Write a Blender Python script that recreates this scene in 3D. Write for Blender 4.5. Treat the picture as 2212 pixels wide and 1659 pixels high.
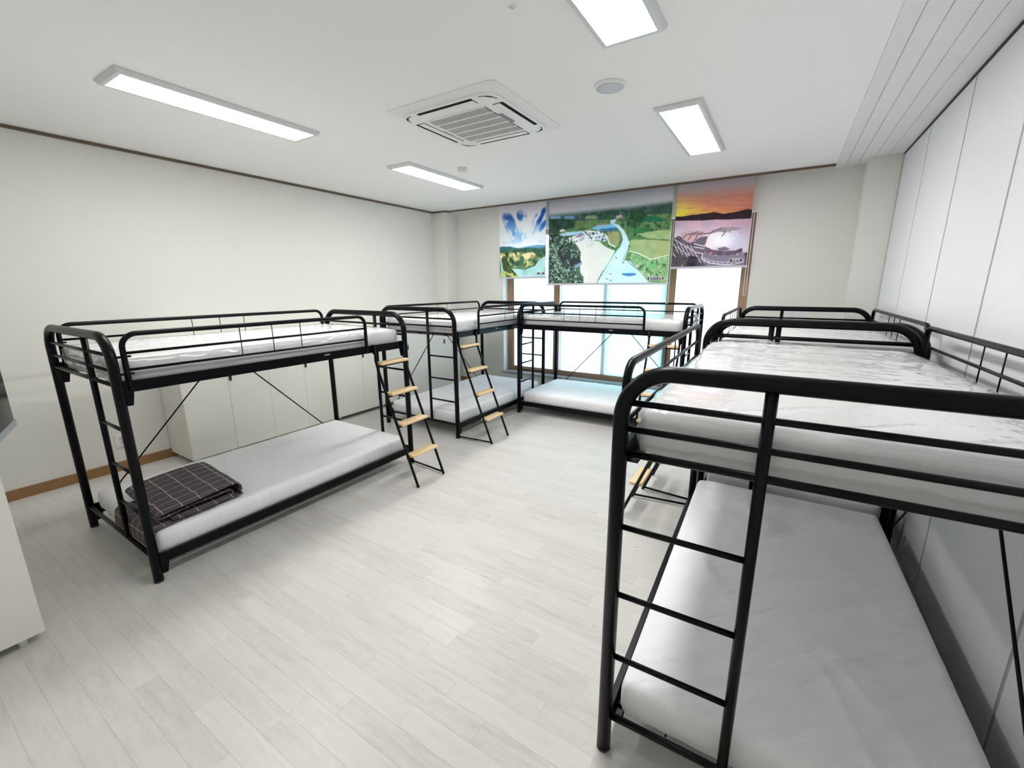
import bpy, math, random
import numpy as np
from mathutils import Vector, Matrix

# ------------------------------------------------------------------ scene, camera, world, exposure
scene = bpy.context.scene
col = scene.collection
for o in list(bpy.data.objects):
    bpy.data.objects.remove(o)

CAM_F, CAM_YAW, CAM_PITCH, CAM_ROLL, CAM_H = 924.287, -0.5591596, 0.2253591, -0.0046221, 1.648583
_F = Vector((math.sin(CAM_YAW) * math.cos(CAM_PITCH), math.cos(CAM_YAW) * math.cos(CAM_PITCH), -math.sin(CAM_PITCH)))
_R0 = Vector((math.cos(CAM_YAW), -math.sin(CAM_YAW), 0))
_U0 = _R0.cross(_F)
_R = _R0 * math.cos(CAM_ROLL) + _U0 * math.sin(CAM_ROLL)
_U = _U0 * math.cos(CAM_ROLL) - _R0 * math.sin(CAM_ROLL)
cam_data = bpy.data.cameras.new('camera')
cam = bpy.data.objects.new('camera', cam_data)
col.objects.link(cam)
cam_data.sensor_width = 36.0
cam_data.lens = CAM_F / 2212 * 36.0
cam_data.clip_start = 0.02
cam.matrix_world = Matrix(((_R.x, _U.x, -_F.x, 0), (_R.y, _U.y, -_F.y, 0), (_R.z, _U.z, -_F.z, CAM_H), (0, 0, 0, 1)))
scene.camera = cam

world = bpy.data.worlds.new('overcast_sky')
scene.world = world
world.use_nodes = True
bg = world.node_tree.nodes['Background']
bg.inputs['Color'].default_value = (0.80, 0.93, 1.0, 1)
bg.inputs['Strength'].default_value = 1.75

scene.view_settings.view_transform = 'Standard'
scene.view_settings.look = 'None'
scene.view_settings.gamma = 1.0
scene.view_settings.use_curve_mapping = False
scene.view_settings.exposure = 1.06
LED_STRENGTH = 16.3

rng = random.Random(7)
nrg = np.random.default_rng(11)

# ------------------------------------------------------------------ dimensions (metres)
XL, XR = -5.023, 0.784          # left wall, partition
YF, YB = -0.22, 5.88            # front wall (behind the camera), window wall
YE = 5.655                      # ceiling edge in front of the blind pocket
CZ = 2.825                      # ceiling
WIN_X0, WIN_X1, WIN_Z0, WIN_Z1 = -3.842, -0.371, 0.275, 2.475

# ------------------------------------------------------------------ helpers
class MB:
    """collects geometry for one mesh"""
    def __init__(self):
        self.v, self.f, self.s, self.m = [], [], [], []
        self.mi = 0
    def face(self, idx, smooth=False):
        self.f.append(tuple(idx)); self.s.append(smooth); self.m.append(self.mi)
    def box(self, x0, x1, y0, y1, z0, z1):
        n = len(self.v)
        self.v += [(x0, y0, z0), (x1, y0, z0), (x1, y1, z0), (x0, y1, z0), (x0, y0, z1), (x1, y0, z1), (x1, y1, z1), (x0, y1, z1)]
        for q in ((0, 3, 2, 1), (4, 5, 6, 7), (0, 1, 5, 4), (1, 2, 6, 5), (2, 3, 7, 6), (3, 0, 4, 7)):
            self.face([n + i for i in q])
        return self
    def bevel_box(self, x0, x1, y0, y1, z0, z1, b):
        """box with chamfered vertical and horizontal edges (stack of three outlines)"""
        rings = [(b, z0), (0, z0 + b), (0, z1 - b), (b, z1)]
        n = len(self.v)
        for (i, z) in rings:
            c = b * 0.6
            a0, a1, b0, b1 = x0 + i, x1 - i, y0 + i, y1 - i
            self.v += [(a0 + c, b0, z), (a1 - c, b0, z), (a1, b0 + c, z), (a1, b1 - c, z), (a1 - c, b1, z), (a0 + c, b1, z), (a0, b1 - c, z), (a0, b0 + c, z)]
        for k in range(3):
            for j in range(8):
                self.face((n + k * 8 + j, n + k * 8 + (j + 1) % 8, n + (k + 1) * 8 + (j + 1) % 8, n + (k + 1) * 8 + j))
        self.face([n + j for j in range(7, -1, -1)])
        self.face([n + 24 + j for j in range(8)])
        return self
    def tube(self, pts, r, n=10, closed=False, caps=True):
        pts = [Vector(p) for p in pts]
        base = len(self.v)
        m = len(pts)
        tang = []
        for i in range(m):
            if closed:
                t = pts[(i + 1) % m] - pts[i - 1]
            elif i == 0:
                t = pts[1] - pts[0]
            elif i == m - 1:
                t = pts[-1] - pts[-2]
            else:
                t = (pts[i + 1] - pts[i]).normalized() + (pts[i] - pts[i - 1]).normalized()
            tang.append(t.normalized())
        ref = Vector((0, 0, 1)) if abs(tang[0].z) < 0.9 else Vector((1, 0, 0))
        nrm = tang[0].cross(ref).normalized()
        for i in range(m):
            nrm = (nrm - tang[i] * nrm.dot(tang[i])).normalized()
            bn = tang[i].cross(nrm)
            for k in range(n):
                a = 2 * math.pi * k / n
                p = pts[i] + (nrm * math.cos(a) + bn * math.sin(a)) * r
                self.v.append(tuple(p))
        last = m if closed else m - 1
        for i in range(last):
            i2 = (i + 1) % m
            for k in range(n):
                k2 = (k + 1) % n
                self.face((base + i * n + k, base + i * n + k2, base + i2 * n + k2, base + i2 * n + k), True)
        if not closed and caps:
            self.face([base + k for k in range(n - 1, -1, -1)])
            self.face([base + (m - 1) * n + k for k in range(n)])
        return self
    def lathe(self, prof, n=32, c=(0, 0, 0), smooth=True):
        """prof: (radius, z) list, turned about z"""
        base = len(self.v)
        for (r, z) in prof:
            for k in range(n):
                a = 2 * math.pi * k / n
                self.v.append((c[0] + r * math.cos(a), c[1] + r * math.sin(a), c[2] + z))
        for i in range(len(prof) - 1):
            for k in range(n):
                k2 = (k + 1) % n
                self.face((base + i * n + k, base + i * n + k2, base + (i + 1) * n + k2, base + (i + 1) * n + k), smooth)
        self.face([base + k for k in range(n - 1, -1, -1)])
        self.face([base + (len(prof) - 1) * n + k for k in range(n)])
        return self
    def prism(self, poly, axis, a0, a1):
        """extrude a 2D polygon along axis ('x','y','z')"""
        base = len(self.v)
        n = len(poly)
        for a in (a0, a1):
            for (p, q) in poly:
                self.v.append({'x': (a, p, q), 'y': (p, a, q), 'z': (p, q, a)}[axis])
        for k in range(n):
            k2 = (k + 1) % n
            self.face((base + k, base + k2, base + n + k2, base + n + k))
        self.face([base + k for k in range(n - 1, -1, -1)])
        self.face([base + n + k for k in range(n)])
        return self
    def mesh(self, name, mats):
        me = bpy.data.meshes.new(name)
        me.from_pydata(self.v, [], self.f)
        me.polygons.foreach_set('use_smooth', self.s)
        for m in (mats if isinstance(mats, (list, tuple)) else [mats]):
            me.materials.append(m)
        me.polygons.foreach_set('material_index', self.m)
        import bmesh
        bm = bmesh.new(); bm.from_mesh(me)
        bmesh.ops.recalc_face_normals(bm, faces=bm.faces)
        bm.to_mesh(me); bm.free()
        me.update()
        return me

def put(name, me, parent=None, loc=None, rot=None):
    o = bpy.data.objects.new(name, me)
    col.objects.link(o)
    if parent is not None:
        o.parent = parent
    if loc is not None:
        o.location = loc
    if rot is not None:
        o.rotation_euler = rot
    return o

def obj(name, mb, mat, parent=None, loc=None, rot=None):
    return put(name, mb.mesh(name, mat), parent, loc, rot)

def empty(name, loc=(0, 0, 0), rz=0.0):
    o = bpy.data.objects.new(name, None)
    col.objects.link(o)
    o.empty_display_size = 0.05
    o.location = loc
    o.rotation_euler = (0, 0, rz)
    return o

def tag(o, label=None, cat=None, group=None, kind=None):
    if label: o['label'] = label
    if cat: o['category'] = cat
    if group: o['group'] = group
    if kind: o['kind'] = kind
    return o

def struct(name, mb, mat, label=None, cat=None):
    o = obj(name, mb, mat)
    return tag(o, label, cat, kind='structure')

def copy_tree(o, parent=None):
    c = o.copy(); col.objects.link(c)
    if parent is not None:
        c.parent = parent
    for ch in [k for k in bpy.data.objects if k.parent == o]:
        copy_tree(ch, c)
    return c

def fillet(pts, R, n=8):
    """round the inner corners of a polyline"""
    pts = [Vector(p) for p in pts]
    out = [pts[0]]
    for i in range(1, len(pts) - 1):
        a, b, c = pts[i - 1], pts[i], pts[i + 1]
        d1, d2 = (a - b).normalized(), (c - b).normalized()
        ang = d1.angle(d2)
        t = min(R / math.tan(ang / 2), (a - b).length * 0.49 if i > 1 else (a - b).length * 0.98, (c - b).length * 0.98 if i == len(pts) - 2 else (c - b).length * 0.49)
        rr = t * math.tan(ang / 2)
        ctr = b + (d1 + d2).normalized() * (rr / math.sin(ang / 2))
        p0, p1 = b + d1 * t, b + d2 * t
        v0, v1 = p0 - ctr, p1 - ctr
        tot = v0.angle(v1)
        ax = v0.cross(v1).normalized()
        for k in range(n + 1):
            out.append(ctr + Matrix.Rotation(tot * k / n, 3, ax) @ v0)
    out.append(pts[-1])
    return out

# ------------------------------------------------------------------ materials
def srgb(r, g, b):
    f = lambda c: (c / 255 / 12.92) if c / 255 <= 0.04045 else ((c / 255 + 0.055) / 1.055) ** 2.4
    return (f(r), f(g), f(b), 1)

class NT:
    def __init__(self, name):
        self.mat = bpy.data.materials.new(name)
        self.mat.use_nodes = True
        self.t = self.mat.node_tree
        self.p = self.t.nodes['Principled BSDF']
        self.out = self.t.nodes['Material Output']
    def n(self, typ, **kw):
        nd = self.t.nodes.new(typ)
        for k, v in kw.items():
            if k == 'op': nd.operation = v
            elif hasattr(nd, k): setattr(nd, k, v)
        return nd
    def l(self, a, b): self.t.links.new(a, b)
    def ramp(self, fac, stops):
        r = self.n('ShaderNodeValToRGB')
        while len(r.color_ramp.elements) < len(stops): r.color_ramp.elements.new(0.5)
        for e, (p, c) in zip(r.color_ramp.elements, stops):
            e.position = p; e.color = c
        self.l(fac, r.inputs['Fac'])
        return r.outputs['Color']
    def math(self, op, a, b=None):
        m = self.n('ShaderNodeMath', op=op)
        for i, x in enumerate((a, b)):
            if x is None: continue
            if isinstance(x, (int, float)): m.inputs[i].default_value = x
            else: self.l(x, m.inputs[i])
        return m.outputs[0]
    def noise(self, vec, scale, detail=4, rough=0.55):
        nn = self.n('ShaderNodeTexNoise')
        nn.inputs['Scale'].default_value = scale
        nn.inputs['Detail'].default_value = detail
        nn.inputs['Roughness'].default_value = rough
        if vec is not None: self.l(vec, nn.inputs['Vector'])
        return nn.outputs['Fac']
    def vmul(self, vec, s):
        m = self.n('ShaderNodeVectorMath', op='MULTIPLY')
        self.l(vec, m.inputs[0]); m.inputs[1].default_value = s
        return m.outputs[0]
    def bump(self, h, strength, dist):
        b = self.n('ShaderNodeBump')
        b.inputs['Strength'].default_value = strength
        b.inputs['Distance'].default_value = dist
        self.l(h, b.inputs['Height'])
        return b.outputs['Normal']

def plain(name, c, rough=0.5, metal=0.0, spec=0.5):
    m = NT(name)
    m.p.inputs['Base Color'].default_value = c
    m.p.inputs['Roughness'].default_value = rough
    m.p.inputs['Metallic'].default_value = metal
    m.p.inputs['Specular IOR Level'].default_value = spec
    return m.mat

def textured(name, c, rough=0.5, scale=200.0, amp=0.04, bump=0.15, dist=0.001, stretch=(1, 1, 1), spec=0.5):
    """colour with a fine noise and a fine relief"""
    m = NT(name)
    g = m.n('ShaderNodeNewGeometry')
    v = m.vmul(g.outputs['Position'], stretch)
    n1 = m.noise(v, scale, 3)
    lo = tuple(x * (1 - amp) for x in c[:3]) + (1,)
    hi = tuple(min(1, x * (1 + amp)) for x in c[:3]) + (1,)
    m.l(m.ramp(n1, [(0.3, lo), (0.7, hi)]), m.p.inputs['Base Color'])
    m.p.inputs['Roughness'].default_value = rough
    m.p.inputs['Specular IOR Level'].default_value = spec
    if bump: m.l(m.bump(n1, bump, dist), m.p.inputs['Normal'])
    return m.mat

M = {}
M['ceiling'] = textured('ceiling_paint', (0.93, 0.93, 0.925, 1), 0.7, 120, 0.015, 0.05)
M['wall'] = textured('wallpaper', (0.785, 0.78, 0.735, 1), 0.8, 160, 0.03, 0.3, 0.0012, (1, 1, 2.0), 0.3)
M['strip'] = textured('ceiling_strip', (0.84, 0.84, 0.84, 1), 0.45, 60, 0.01, 0.0)
M['partition'] = textured('partition_panel', (0.80, 0.803, 0.825, 1), 0.42, 300, 0.015, 0.06, 0.0004)
M['joint'] = plain('joint_grey', (0.27, 0.27, 0.29, 1), 0.5)
M['panel_joint'] = plain('panel_joint_grey', (0.42, 0.42, 0.44, 1), 0.5)
M['gap'] = plain('dark_gap', (0.02, 0.02, 0.024, 1), 0.6)
M['moulding'] = textured('brown_moulding', srgb(104, 88, 68), 0.5, 60, 0.1, 0.0, stretch=(1, 0.05, 1))
M['base'] = textured('baseboard_wood', srgb(150, 112, 74), 0.45, 90, 0.14, 0.05, stretch=(0.08, 0.08, 1.6))
M['frame'] = textured('window_frame_wood', srgb(156, 126, 100), 0.45, 80, 0.1, 0.05, stretch=(1, 1, 0.05))
M['stone'] = textured('granite_sill', srgb(168, 172, 176), 0.3, 260, 0.35, 0.0)
M['reveal'] = plain('reveal_white', (0.82, 0.84, 0.84, 1), 0.5)
M['black'] = plain('black_powder_coat', (0.0022, 0.0020, 0.0042, 1), 0.32, 0.0, 0.17)
M['blackpl'] = plain('black_plastic', (0.015, 0.015, 0.015, 1), 0.5)
M['white'] = plain('white_plastic', (0.84, 0.84, 0.83, 1), 0.4)
M['acwhite'] = plain('air_conditioner_plastic', (0.86, 0.86, 0.85, 1), 0.38)
M['alu'] = plain('pale_aluminium', (0.68, 0.68, 0.70, 1), 0.42, 0.3)
M['cab'] = textured('cabinet_melamine', (0.84, 0.83, 0.755, 1), 0.42, 200, 0.012, 0.0)
M['cabside'] = textured('cabinet_side', (0.82, 0.81, 0.75, 1), 0.45, 200, 0.012, 0.0)
M['grille'] = plain('speaker_mesh', (0.58, 0.62, 0.68, 1), 0.6)
M['slotdark'] = plain('slot_dark', (0.010, 0.010, 0.012, 1), 0.7, 0.0, 0.1)
M['led_label'] = plain('label_slate', (0.16, 0.19, 0.22, 1), 0.4)
M['screen'] = plain('screen_glass', (0.02, 0.019, 0.018, 1), 0.14)
M['bezel'] = plain('bezel_grey', (0.24, 0.26, 0.28, 1), 0.35)
M['paper'] = plain('paper', (0.82, 0.82, 0.84, 1), 0.7)
M['ink'] = plain('ink', (0.35, 0.36, 0.42, 1), 0.7)
M['captionplate'] = plain('caption_plate', srgb(66, 72, 84), 0.6)
M['captionwhite'] = plain('caption_white', (0.9, 0.9, 0.92, 1), 0.6)
M['chain'] = plain('bead_chain', (0.85, 0.85, 0.86, 1), 0.4)
M['rail'] = plain('blind_rail', (0.62, 0.60, 0.68, 1), 0.4, 0.2)

def mat_floor(name, per_object):
    m = NT(name)
    g = m.n('ShaderNodeNewGeometry')
    if per_object:
        rnd = m.n('ShaderNodeObjectInfo').outputs['Random']
    else:
        rnd = m.n('ShaderNodeAttribute', attribute_name='rnd').outputs['Fac']
    sh = m.math('MULTIPLY', rnd, 37.0)
    comb = m.n('ShaderNodeCombineXYZ'); m.l(sh, comb.inputs['X']); m.l(m.math('MULTIPLY', rnd, 91.0), comb.inputs['Y'])
    ad = m.n('ShaderNodeVectorMath', op='ADD'); m.l(g.outputs['Position'], ad.inputs[0]); m.l(comb.outputs[0], ad.inputs[1])
    st = m.vmul(ad.outputs[0], (1.0, 9.0, 1.0))
    wv = m.noise(st, 3.6, 8, 0.68)
    fine = m.noise(m.vmul(ad.outputs[0], (4.5, 110.0, 1.0)), 4.0, 4, 0.65)
    big = m.noise(m.vmul(g.outputs['Position'], (1, 1, 1)), 1.3, 2)
    s = m.math('ADD', m.math('MULTIPLY', wv, 0.58), m.math('MULTIPLY', fine, 0.42))
    s = m.math('ADD', s, m.math('MULTIPLY', m.math('SUBTRACT', rnd, 0.5), 0.13))
    s = m.math('ADD', s, m.math('MULTIPLY', m.math('SUBTRACT', big, 0.5), 0.08))
    c = m.ramp(s, [(0.27, (0.50, 0.475, 0.44, 1)), (0.42, (0.61, 0.59, 0.56, 1)), (0.54, (0.665, 0.648, 0.622, 1)), (0.72, (0.71, 0.695, 0.672, 1))])
    m.l(c, m.p.inputs['Base Color'])
    m.p.inputs['Roughness'].default_value = 0.36
    m.p.inputs['Specular IOR Level'].default_value = 0.45
    m.l(m.bump(s, 0.10, 0.0006), m.p.inputs['Normal'])
    return m.mat
M['plank'] = mat_floor('floor_plank', True)
M['plank_far'] = mat_floor('floor_plank_far', False)
M['subfloor'] = plain('floor_joint', (0.58, 0.57, 0.54, 1), 0.7)

def mat_wood():
    m = NT('pine_tread')
    tc = m.n('ShaderNodeTexCoord')
    v = m.vmul(tc.outputs['Object'], (0.9, 14.0, 14.0))
    n1 = m.noise(v, 5.0, 5, 0.6)
    c = m.ramp(n1, [(0.25, srgb(214, 178, 124)), (0.5, srgb(236, 208, 162)), (0.8, srgb(244, 226, 190))])
    knot = m.n('ShaderNodeTexVoronoi'); knot.inputs['Scale'].default_value = 7.0
    m.l(tc.outputs['Object'], knot.inputs['Vector'])
    mx = m.n('ShaderNodeMix', data_type='RGBA')
    kf = m.ramp(knot.outputs['Distance'], [(0.03, (1, 1, 1, 1)), (0.09, (0, 0, 0, 1))])
    m.l(kf, mx.inputs['Factor']); m.l(c, mx.inputs['A']); mx.inputs['B'].default_value = srgb(170, 112, 58)
    m.l(mx.outputs['Result'], m.p.inputs['Base Color'])
    m.p.inputs['Roughness'].default_value = 0.5
    return m.mat
M['pine'] = mat_wood()

def mat_sheet():
    m = NT('white_fitted_sheet')
    tc = m.n('ShaderNodeTexCoord')
    ro = m.n('ShaderNodeVectorRotate'); ro.inputs['Angle'].default_value = 0.8
    m.l(tc.outputs['Object'], ro.inputs['Vector'])
    w1 = m.noise(m.vmul(ro.outputs[0], (1.4, 7.5, 1.0)), 1.5, 3, 0.5)
    w2 = m.noise(m.vmul(tc.outputs['Object'], (5.0, 1.6, 1.0)), 3.0, 3, 0.5)
    h = m.math('ADD', w1, m.math('MULTIPLY', w2, 0.5))
    m.p.inputs['Base Color'].default_value = (0.90, 0.90, 0.925, 1)
    m.p.inputs['Roughness'].default_value = 0.75
    m.p.inputs['Specular IOR Level'].default_value = 0.25
    m.l(m.bump(h, 0.7, 0.024), m.p.inputs['Normal'])
    return m.mat
M['sheet'] = mat_sheet()

def mat_mattress():
    m = NT('white_mattress_ticking')
    tc = m.n('ShaderNodeTexCoord')
    w1 = m.noise(m.vmul(tc.outputs['Object'], (1, 1, 1)), 16, 3)
    m.p.inputs['Base Color'].default_value = (0.79, 0.79, 0.80, 1)
    m.p.inputs['Roughness'].default_value = 0.8
    m.l(m.bump(w1, 0.15, 0.004), m.p.inputs['Normal'])
    return m.mat
M['mattress'] = mat_mattress()

def mat_film():
    """clear plastic film: transparent with a creased gloss"""
    m = NT('clear_plastic_film')
    tc = m.n('ShaderNodeTexCoord')
    a = m.noise(m.vmul(tc.outputs['Object'], (3.4, 1.1, 3.0)), 1.6, 2, 0.45)
    b = m.noise(m.vmul(tc.outputs['Object'], (1.4, 2.6, 3.0)), 2.0, 3, 0.5)
    rid = m.math('ABSOLUTE', m.math('SUBTRACT', a, 0.5))
    h = m.math('ADD', m.math('MULTIPLY', rid, 0.45), m.math('MULTIPLY', b, 0.5))
    nrm = m.bump(h, 0.7, 0.045)
    gl = m.n('ShaderNodeBsdfGlossy'); gl.inputs['Roughness'].default_value = 0.09
    gl.inputs['Color'].default_value = (1, 1, 1, 1)
    m.l(nrm, gl.inputs['Normal'])
    tr = m.n('ShaderNodeBsdfTransparent'); tr.inputs['Color'].default_value = (0.99, 0.99, 0.99, 1)
    fr = m.n('ShaderNodeFresnel'); fr.inputs['IOR'].default_value = 1.5
    m.l(nrm, fr.inputs['Normal'])
    mx = m.n('ShaderNodeMixShader')
    m.l(m.math('MINIMUM', m.math('ADD', m.math('MULTIPLY', fr.outputs[0], 1.1), 0.02), 0.40), mx.inputs[0]); m.l(tr.outputs[0], mx.inputs[1]); m.l(gl.outputs[0], mx.inputs[2])
    m.l(mx.outputs[0], m.out.inputs['Surface'])
    return m.mat
M['film'] = mat_film()

def mat_pane(name, c):
    m = NT(name)
    t = m.n('ShaderNodeBsdfTranslucent'); t.inputs['Color'].default_value = c
    d = m.n('ShaderNodeBsdfPrincipled'); d.inputs['Base Color'].default_value = tuple(x * 0.8 for x in c[:3]) + (1,); d.inputs['Roughness'].default_value = 0.25
    mx = m.n('ShaderNodeMixShader'); mx.inputs[0].default_value = 0.16
    m.l(t.outputs[0], mx.inputs[1]); m.l(d.outputs[0], mx.inputs[2]); m.l(mx.outputs[0], m.out.inputs['Surface'])
    return m.mat
M['pane'] = mat_pane('frosted_glass', (0.89, 0.935, 0.965, 1))
M['pane_cyan'] = mat_pane('frosted_glass_cyan', (0.69, 0.955, 0.95, 1))
M['pane_warm'] = mat_pane('frosted_glass_white', (0.98, 0.955, 0.97, 1))

def mat_led():
    m = NT('led_diffuser')
    e = m.n('ShaderNodeEmission'); e.inputs['Color'].default_value = (1.0, 0.985, 0.962, 1); e.inputs['Strength'].default_value = LED_STRENGTH
    m.l(e.outputs[0], m.out.inputs['Surface'])
    return m.mat
M['led'] = mat_led()

def mat_print():
    m = NT('printed_blind_fabric')
    a = m.n('ShaderNodeVertexColor', layer_name='print')
    tr = m.n('ShaderNodeBsdfTranslucent'); m.l(a.outputs['Color'], tr.inputs['Color'])
    m.l(a.outputs['Color'], m.p.inputs['Base Color'])
    m.p.inputs['Roughness'].default_value = 0.7
    m.p.inputs['Specular IOR Level'].default_value = 0.2
    mx = m.n('ShaderNodeMixShader'); mx.inputs[0].default_value = 0.31
    m.l(m.p.outputs[0], mx.inputs[1]); m.l(tr.outputs[0], mx.inputs[2]); m.l(mx.outputs[0], m.out.inputs['Surface'])
    return m.mat
M['print'] = mat_print()

def mat_plaid():
    m = NT('plaid_blanket')
    uv = m.n('ShaderNodeUVMap', uv_map='cloth')
    sp = m.n('ShaderNodeSeparateXYZ'); m.l(uv.outputs[0], sp.inputs[0])
    def line(x, period, w):
        f = m.math('FRACT', m.math('DIVIDE', x, period))
        return m.math('LESS_THAN', f, w)
    u, v = sp.outputs[0], sp.outputs[1]
    wob = m.math('MULTIPLY', m.math('SUBTRACT', m.noise(uv.outputs[0], 14, 2), 0.5), 0.02)
    u = m.math('ADD', u, wob); v = m.math('ADD', v, wob)
    lines = m.math('MAXIMUM', line(u, 0.098, 0.045), line(v, 0.082, 0.045))
    weave = m.noise(m.vmul(uv.outputs[0], (1, 1, 1)), 260, 3, 0.7)
    slub = m.noise(m.vmul(uv.outputs[0], (3, 60, 1)), 3, 3, 0.6)
    base = m.ramp(m.math('ADD', m.math('MULTIPLY', weave, 0.5), m.math('MULTIPLY', slub, 0.5)), [(0.3, srgb(66, 60, 62)), (0.7, srgb(112, 104, 106))])
    mx = m.n('ShaderNodeMix', data_type='RGBA')
    m.l(m.math('MULTIPLY', lines, m.math('ADD', 0.45, m.math('MULTIPLY', weave, 0.8))), mx.inputs['Factor']); m.l(base, mx.inputs['A']); mx.inputs['B'].default_value = srgb(205, 200, 198)
    m.l(mx.outputs['Result'], m.p.inputs['Base Color'])
    m.p.inputs['Roughness'].default_value = 0.9
    m.p.inputs['Specular IOR Level'].default_value = 0.15
    m.l(m.bump(weave, 0.3, 0.001), m.p.inputs['Normal'])
    return m.mat
M['plaid'] = mat_plaid()

# ------------------------------------------------------------------ room shell
floor = struct('floor', MB().box(XL - 0.1, XR + 0.06, YF - 0.1, YB, -0.12, -0.004), M['subfloor'])
# vinyl planks laid along x, 0.61 x 0.0975 m
PW, PL = 0.0975, 0.61
row0 = 0.678
rows0 = -int((row0 - YF) / PW) - 1
offs = {0: 0.349, 1: 0.514, 2: 0.142, 3: 0.422, 4: 0.219, 5: 0.586, 6: 0.063, 7: 0.09, 8: 0.40, -1: 0.349}
BED_FOOT = [(-3.95, -2.9, 0.76, 2.72), (-4.0, -2.93, 3.5, 5.5), (-2.84, -0.84, 4.72, 5.82), (-0.38, 0.74, 1.22, 3.22), (-0.38, 0.74, 3.28, 5.28), (-5.03, -4.55, 1.6, 5.6)]
planks = []
r = rows0
while row0 + r * PW < YB:
    y0, y1 = row0 + r * PW, row0 + (r + 1) * PW
    off = offs.get(r, rng.random() * PL)
    k0 = int((XL - off) / PL) - 1
    for k in range(k0, 4):
        x0, x1 = off + k * PL, off + (k + 1) * PL
        a0, a1, b0, b1 = max(x0, XL), min(x1, XR), max(y0, YF), min(y1, YB)
        if a1 - a0 > 0.01 and b1 - b0 > 0.01:
            full = (a0 == x0 and a1 == x1 and b0 == y0 and b1 == y1)
            planks.append((a0, a1, b0, b1, full))
    r += 1
def plank_size(p):
    c = Vector(((p[0] + p[1]) / 2, (p[2] + p[3]) / 2, 0)) - Vector((0, 0, CAM_H))
    d = c.dot(_F)
    if d < 0.2 or not p[4]: return 0
    u, v = c.dot(_R) / d * CAM_F, c.dot(_U) / d * CAM_F
    if abs(u) > 1250 or abs(v) > 960: return 0
    cx, cy = c.x, c.y
    if any(x0 < cx < x1 and yy0 < cy < yy1 for (x0, x1, yy0, yy1) in BED_FOOT): return 0
    return abs(c.z) / d ** 3
planks.sort(key=plank_size, reverse=True)
J = 0.00012
pm = MB()
w, h, t = PL / 2 - J, PW / 2 - J, 0.004
pm.v = [(-w, -h, -t), (w, -h, -t), (w, h, -t), (-w, h, -t), (-w, -h, -0.0004), (w, -h, -0.0004), (w, h, -0.0004), (-w, h, -0.0004),
        (-w + 0.0003, -h + 0.0003, 0), (w - 0.0003, -h + 0.0003, 0), (w - 0.0003, h - 0.0003, 0), (-w + 0.0003, h - 0.0003, 0)]
for a in (0, 4):
    for j in range(4):
        pm.face((a + j, a + (j + 1) % 4, a + 4 + (j + 1) % 4, a + 4 + j))
pm.face((8, 9, 10, 11)); pm.face((3, 2, 1, 0))
plank_me = pm.mesh('floor_plank', M['plank'])
for p in planks[:300]:
    put('floor_plank', plank_me, floor, ((p[0] + p[1]) / 2, (p[2] + p[3]) / 2, 0))
fm = MB(); vals = []
for p in planks[300:]:
    fm.box(p[0] + J, p[1] - J, p[2] + J, p[3] - J, -0.004, 0)
    vals += [rng.random()] * 8
fo = obj('distant_floor_planks', fm, M['plank_far'], floor)
at = fo.data.attributes.new('rnd', 'FLOAT', 'POINT'); at.data.foreach_set('value', vals)
fo['kind'] = 'stuff'

# ceiling with the blind pocket and the plastic strips along the partition
cm = MB().box(XL - 0.1, 0.288, YF - 0.1, YE, CZ, CZ + 0.16)
cm.box(XL - 0.1, 0.288, YE, YB + 0.1, CZ + 0.13, CZ + 0.16)
cm.box(0.288, XR + 0.1, YF - 0.1, YB + 0.1, CZ + 0.012, CZ + 0.16)
ceiling = struct('ceiling', cm, M['ceiling'])
sx = [0.288, 0.374, 0.472, 0.574, 0.673, 0.778]
for i in range(5):
    obj('ceiling_strip', MB().prism([(sx[i] + 0.0008, CZ + 0.012), (sx[i] + 0.0008, CZ + 0.003), (sx[i] + 0.003, CZ - 0.001), (sx[i + 1] - 0.003, CZ - 0.001), (sx[i + 1] - 0.0008, CZ + 0.003), (sx[i + 1] - 0.0008, CZ + 0.012)], 'y', YF, YB - 0.001), M['strip'], ceiling)

struct('wall_left', MB().box(XL - 0.1, XL, YF - 0.1, YB + 0.1, 0, CZ), M['wall'])
struct('wall_front', MB().box(XL, XR + 0.06, YF - 0.1, YF, 0, CZ), M['wall'])
bw = MB().box(XL, WIN_X0, YB, YB + 0.2, 0, CZ + 0.13).box(WIN_X1, XR + 0.06, YB, YB + 0.2, 0, CZ + 0.13)
bw.box(WIN_X0, WIN_X1, YB, YB + 0.2, 0, WIN_Z0 - 0.045).box(WIN_X0, WIN_X1, YB, YB + 0.2, WIN_Z1, CZ + 0.13)
struct('wall_back', bw, M['wall'])
PIL_X, PIL_Y = -4.743, 5.607
struct('wall_pillar_left', MB().box(XL, PIL_X, PIL_Y, YB, 0, CZ), M['wall'])
struct('wall_pillar_right', MB().box(0.535, XR, 5.56, YB, 0, CZ - 0.001), M['wall'])

# folding partition: grey backing with flat panels
wr = struct('wall_right', MB().box(XR + 0.0035, XR + 0.06, YF - 0.1, YB, 0, CZ), M['panel_joint'])
joints = [YF - 0.1, 0.05, 0.975, 1.90, 2.885, 3.745, 4.667, 5.56]
for i in range(len(joints) - 1):
    a, b = joints[i] + 0.012, joints[i + 1] - 0.012
    obj('partition_panel', MB().bevel_box(XR, XR + 0.0035, a, b, 0.012, CZ - 0.022, 0.001), M['partition'], wr)
obj('top_track', MB().box(XR - 0.004, XR + 0.0035, YF - 0.1, 5.56, CZ - 0.014, CZ - 0.001), M['gap'], wr)

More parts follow.
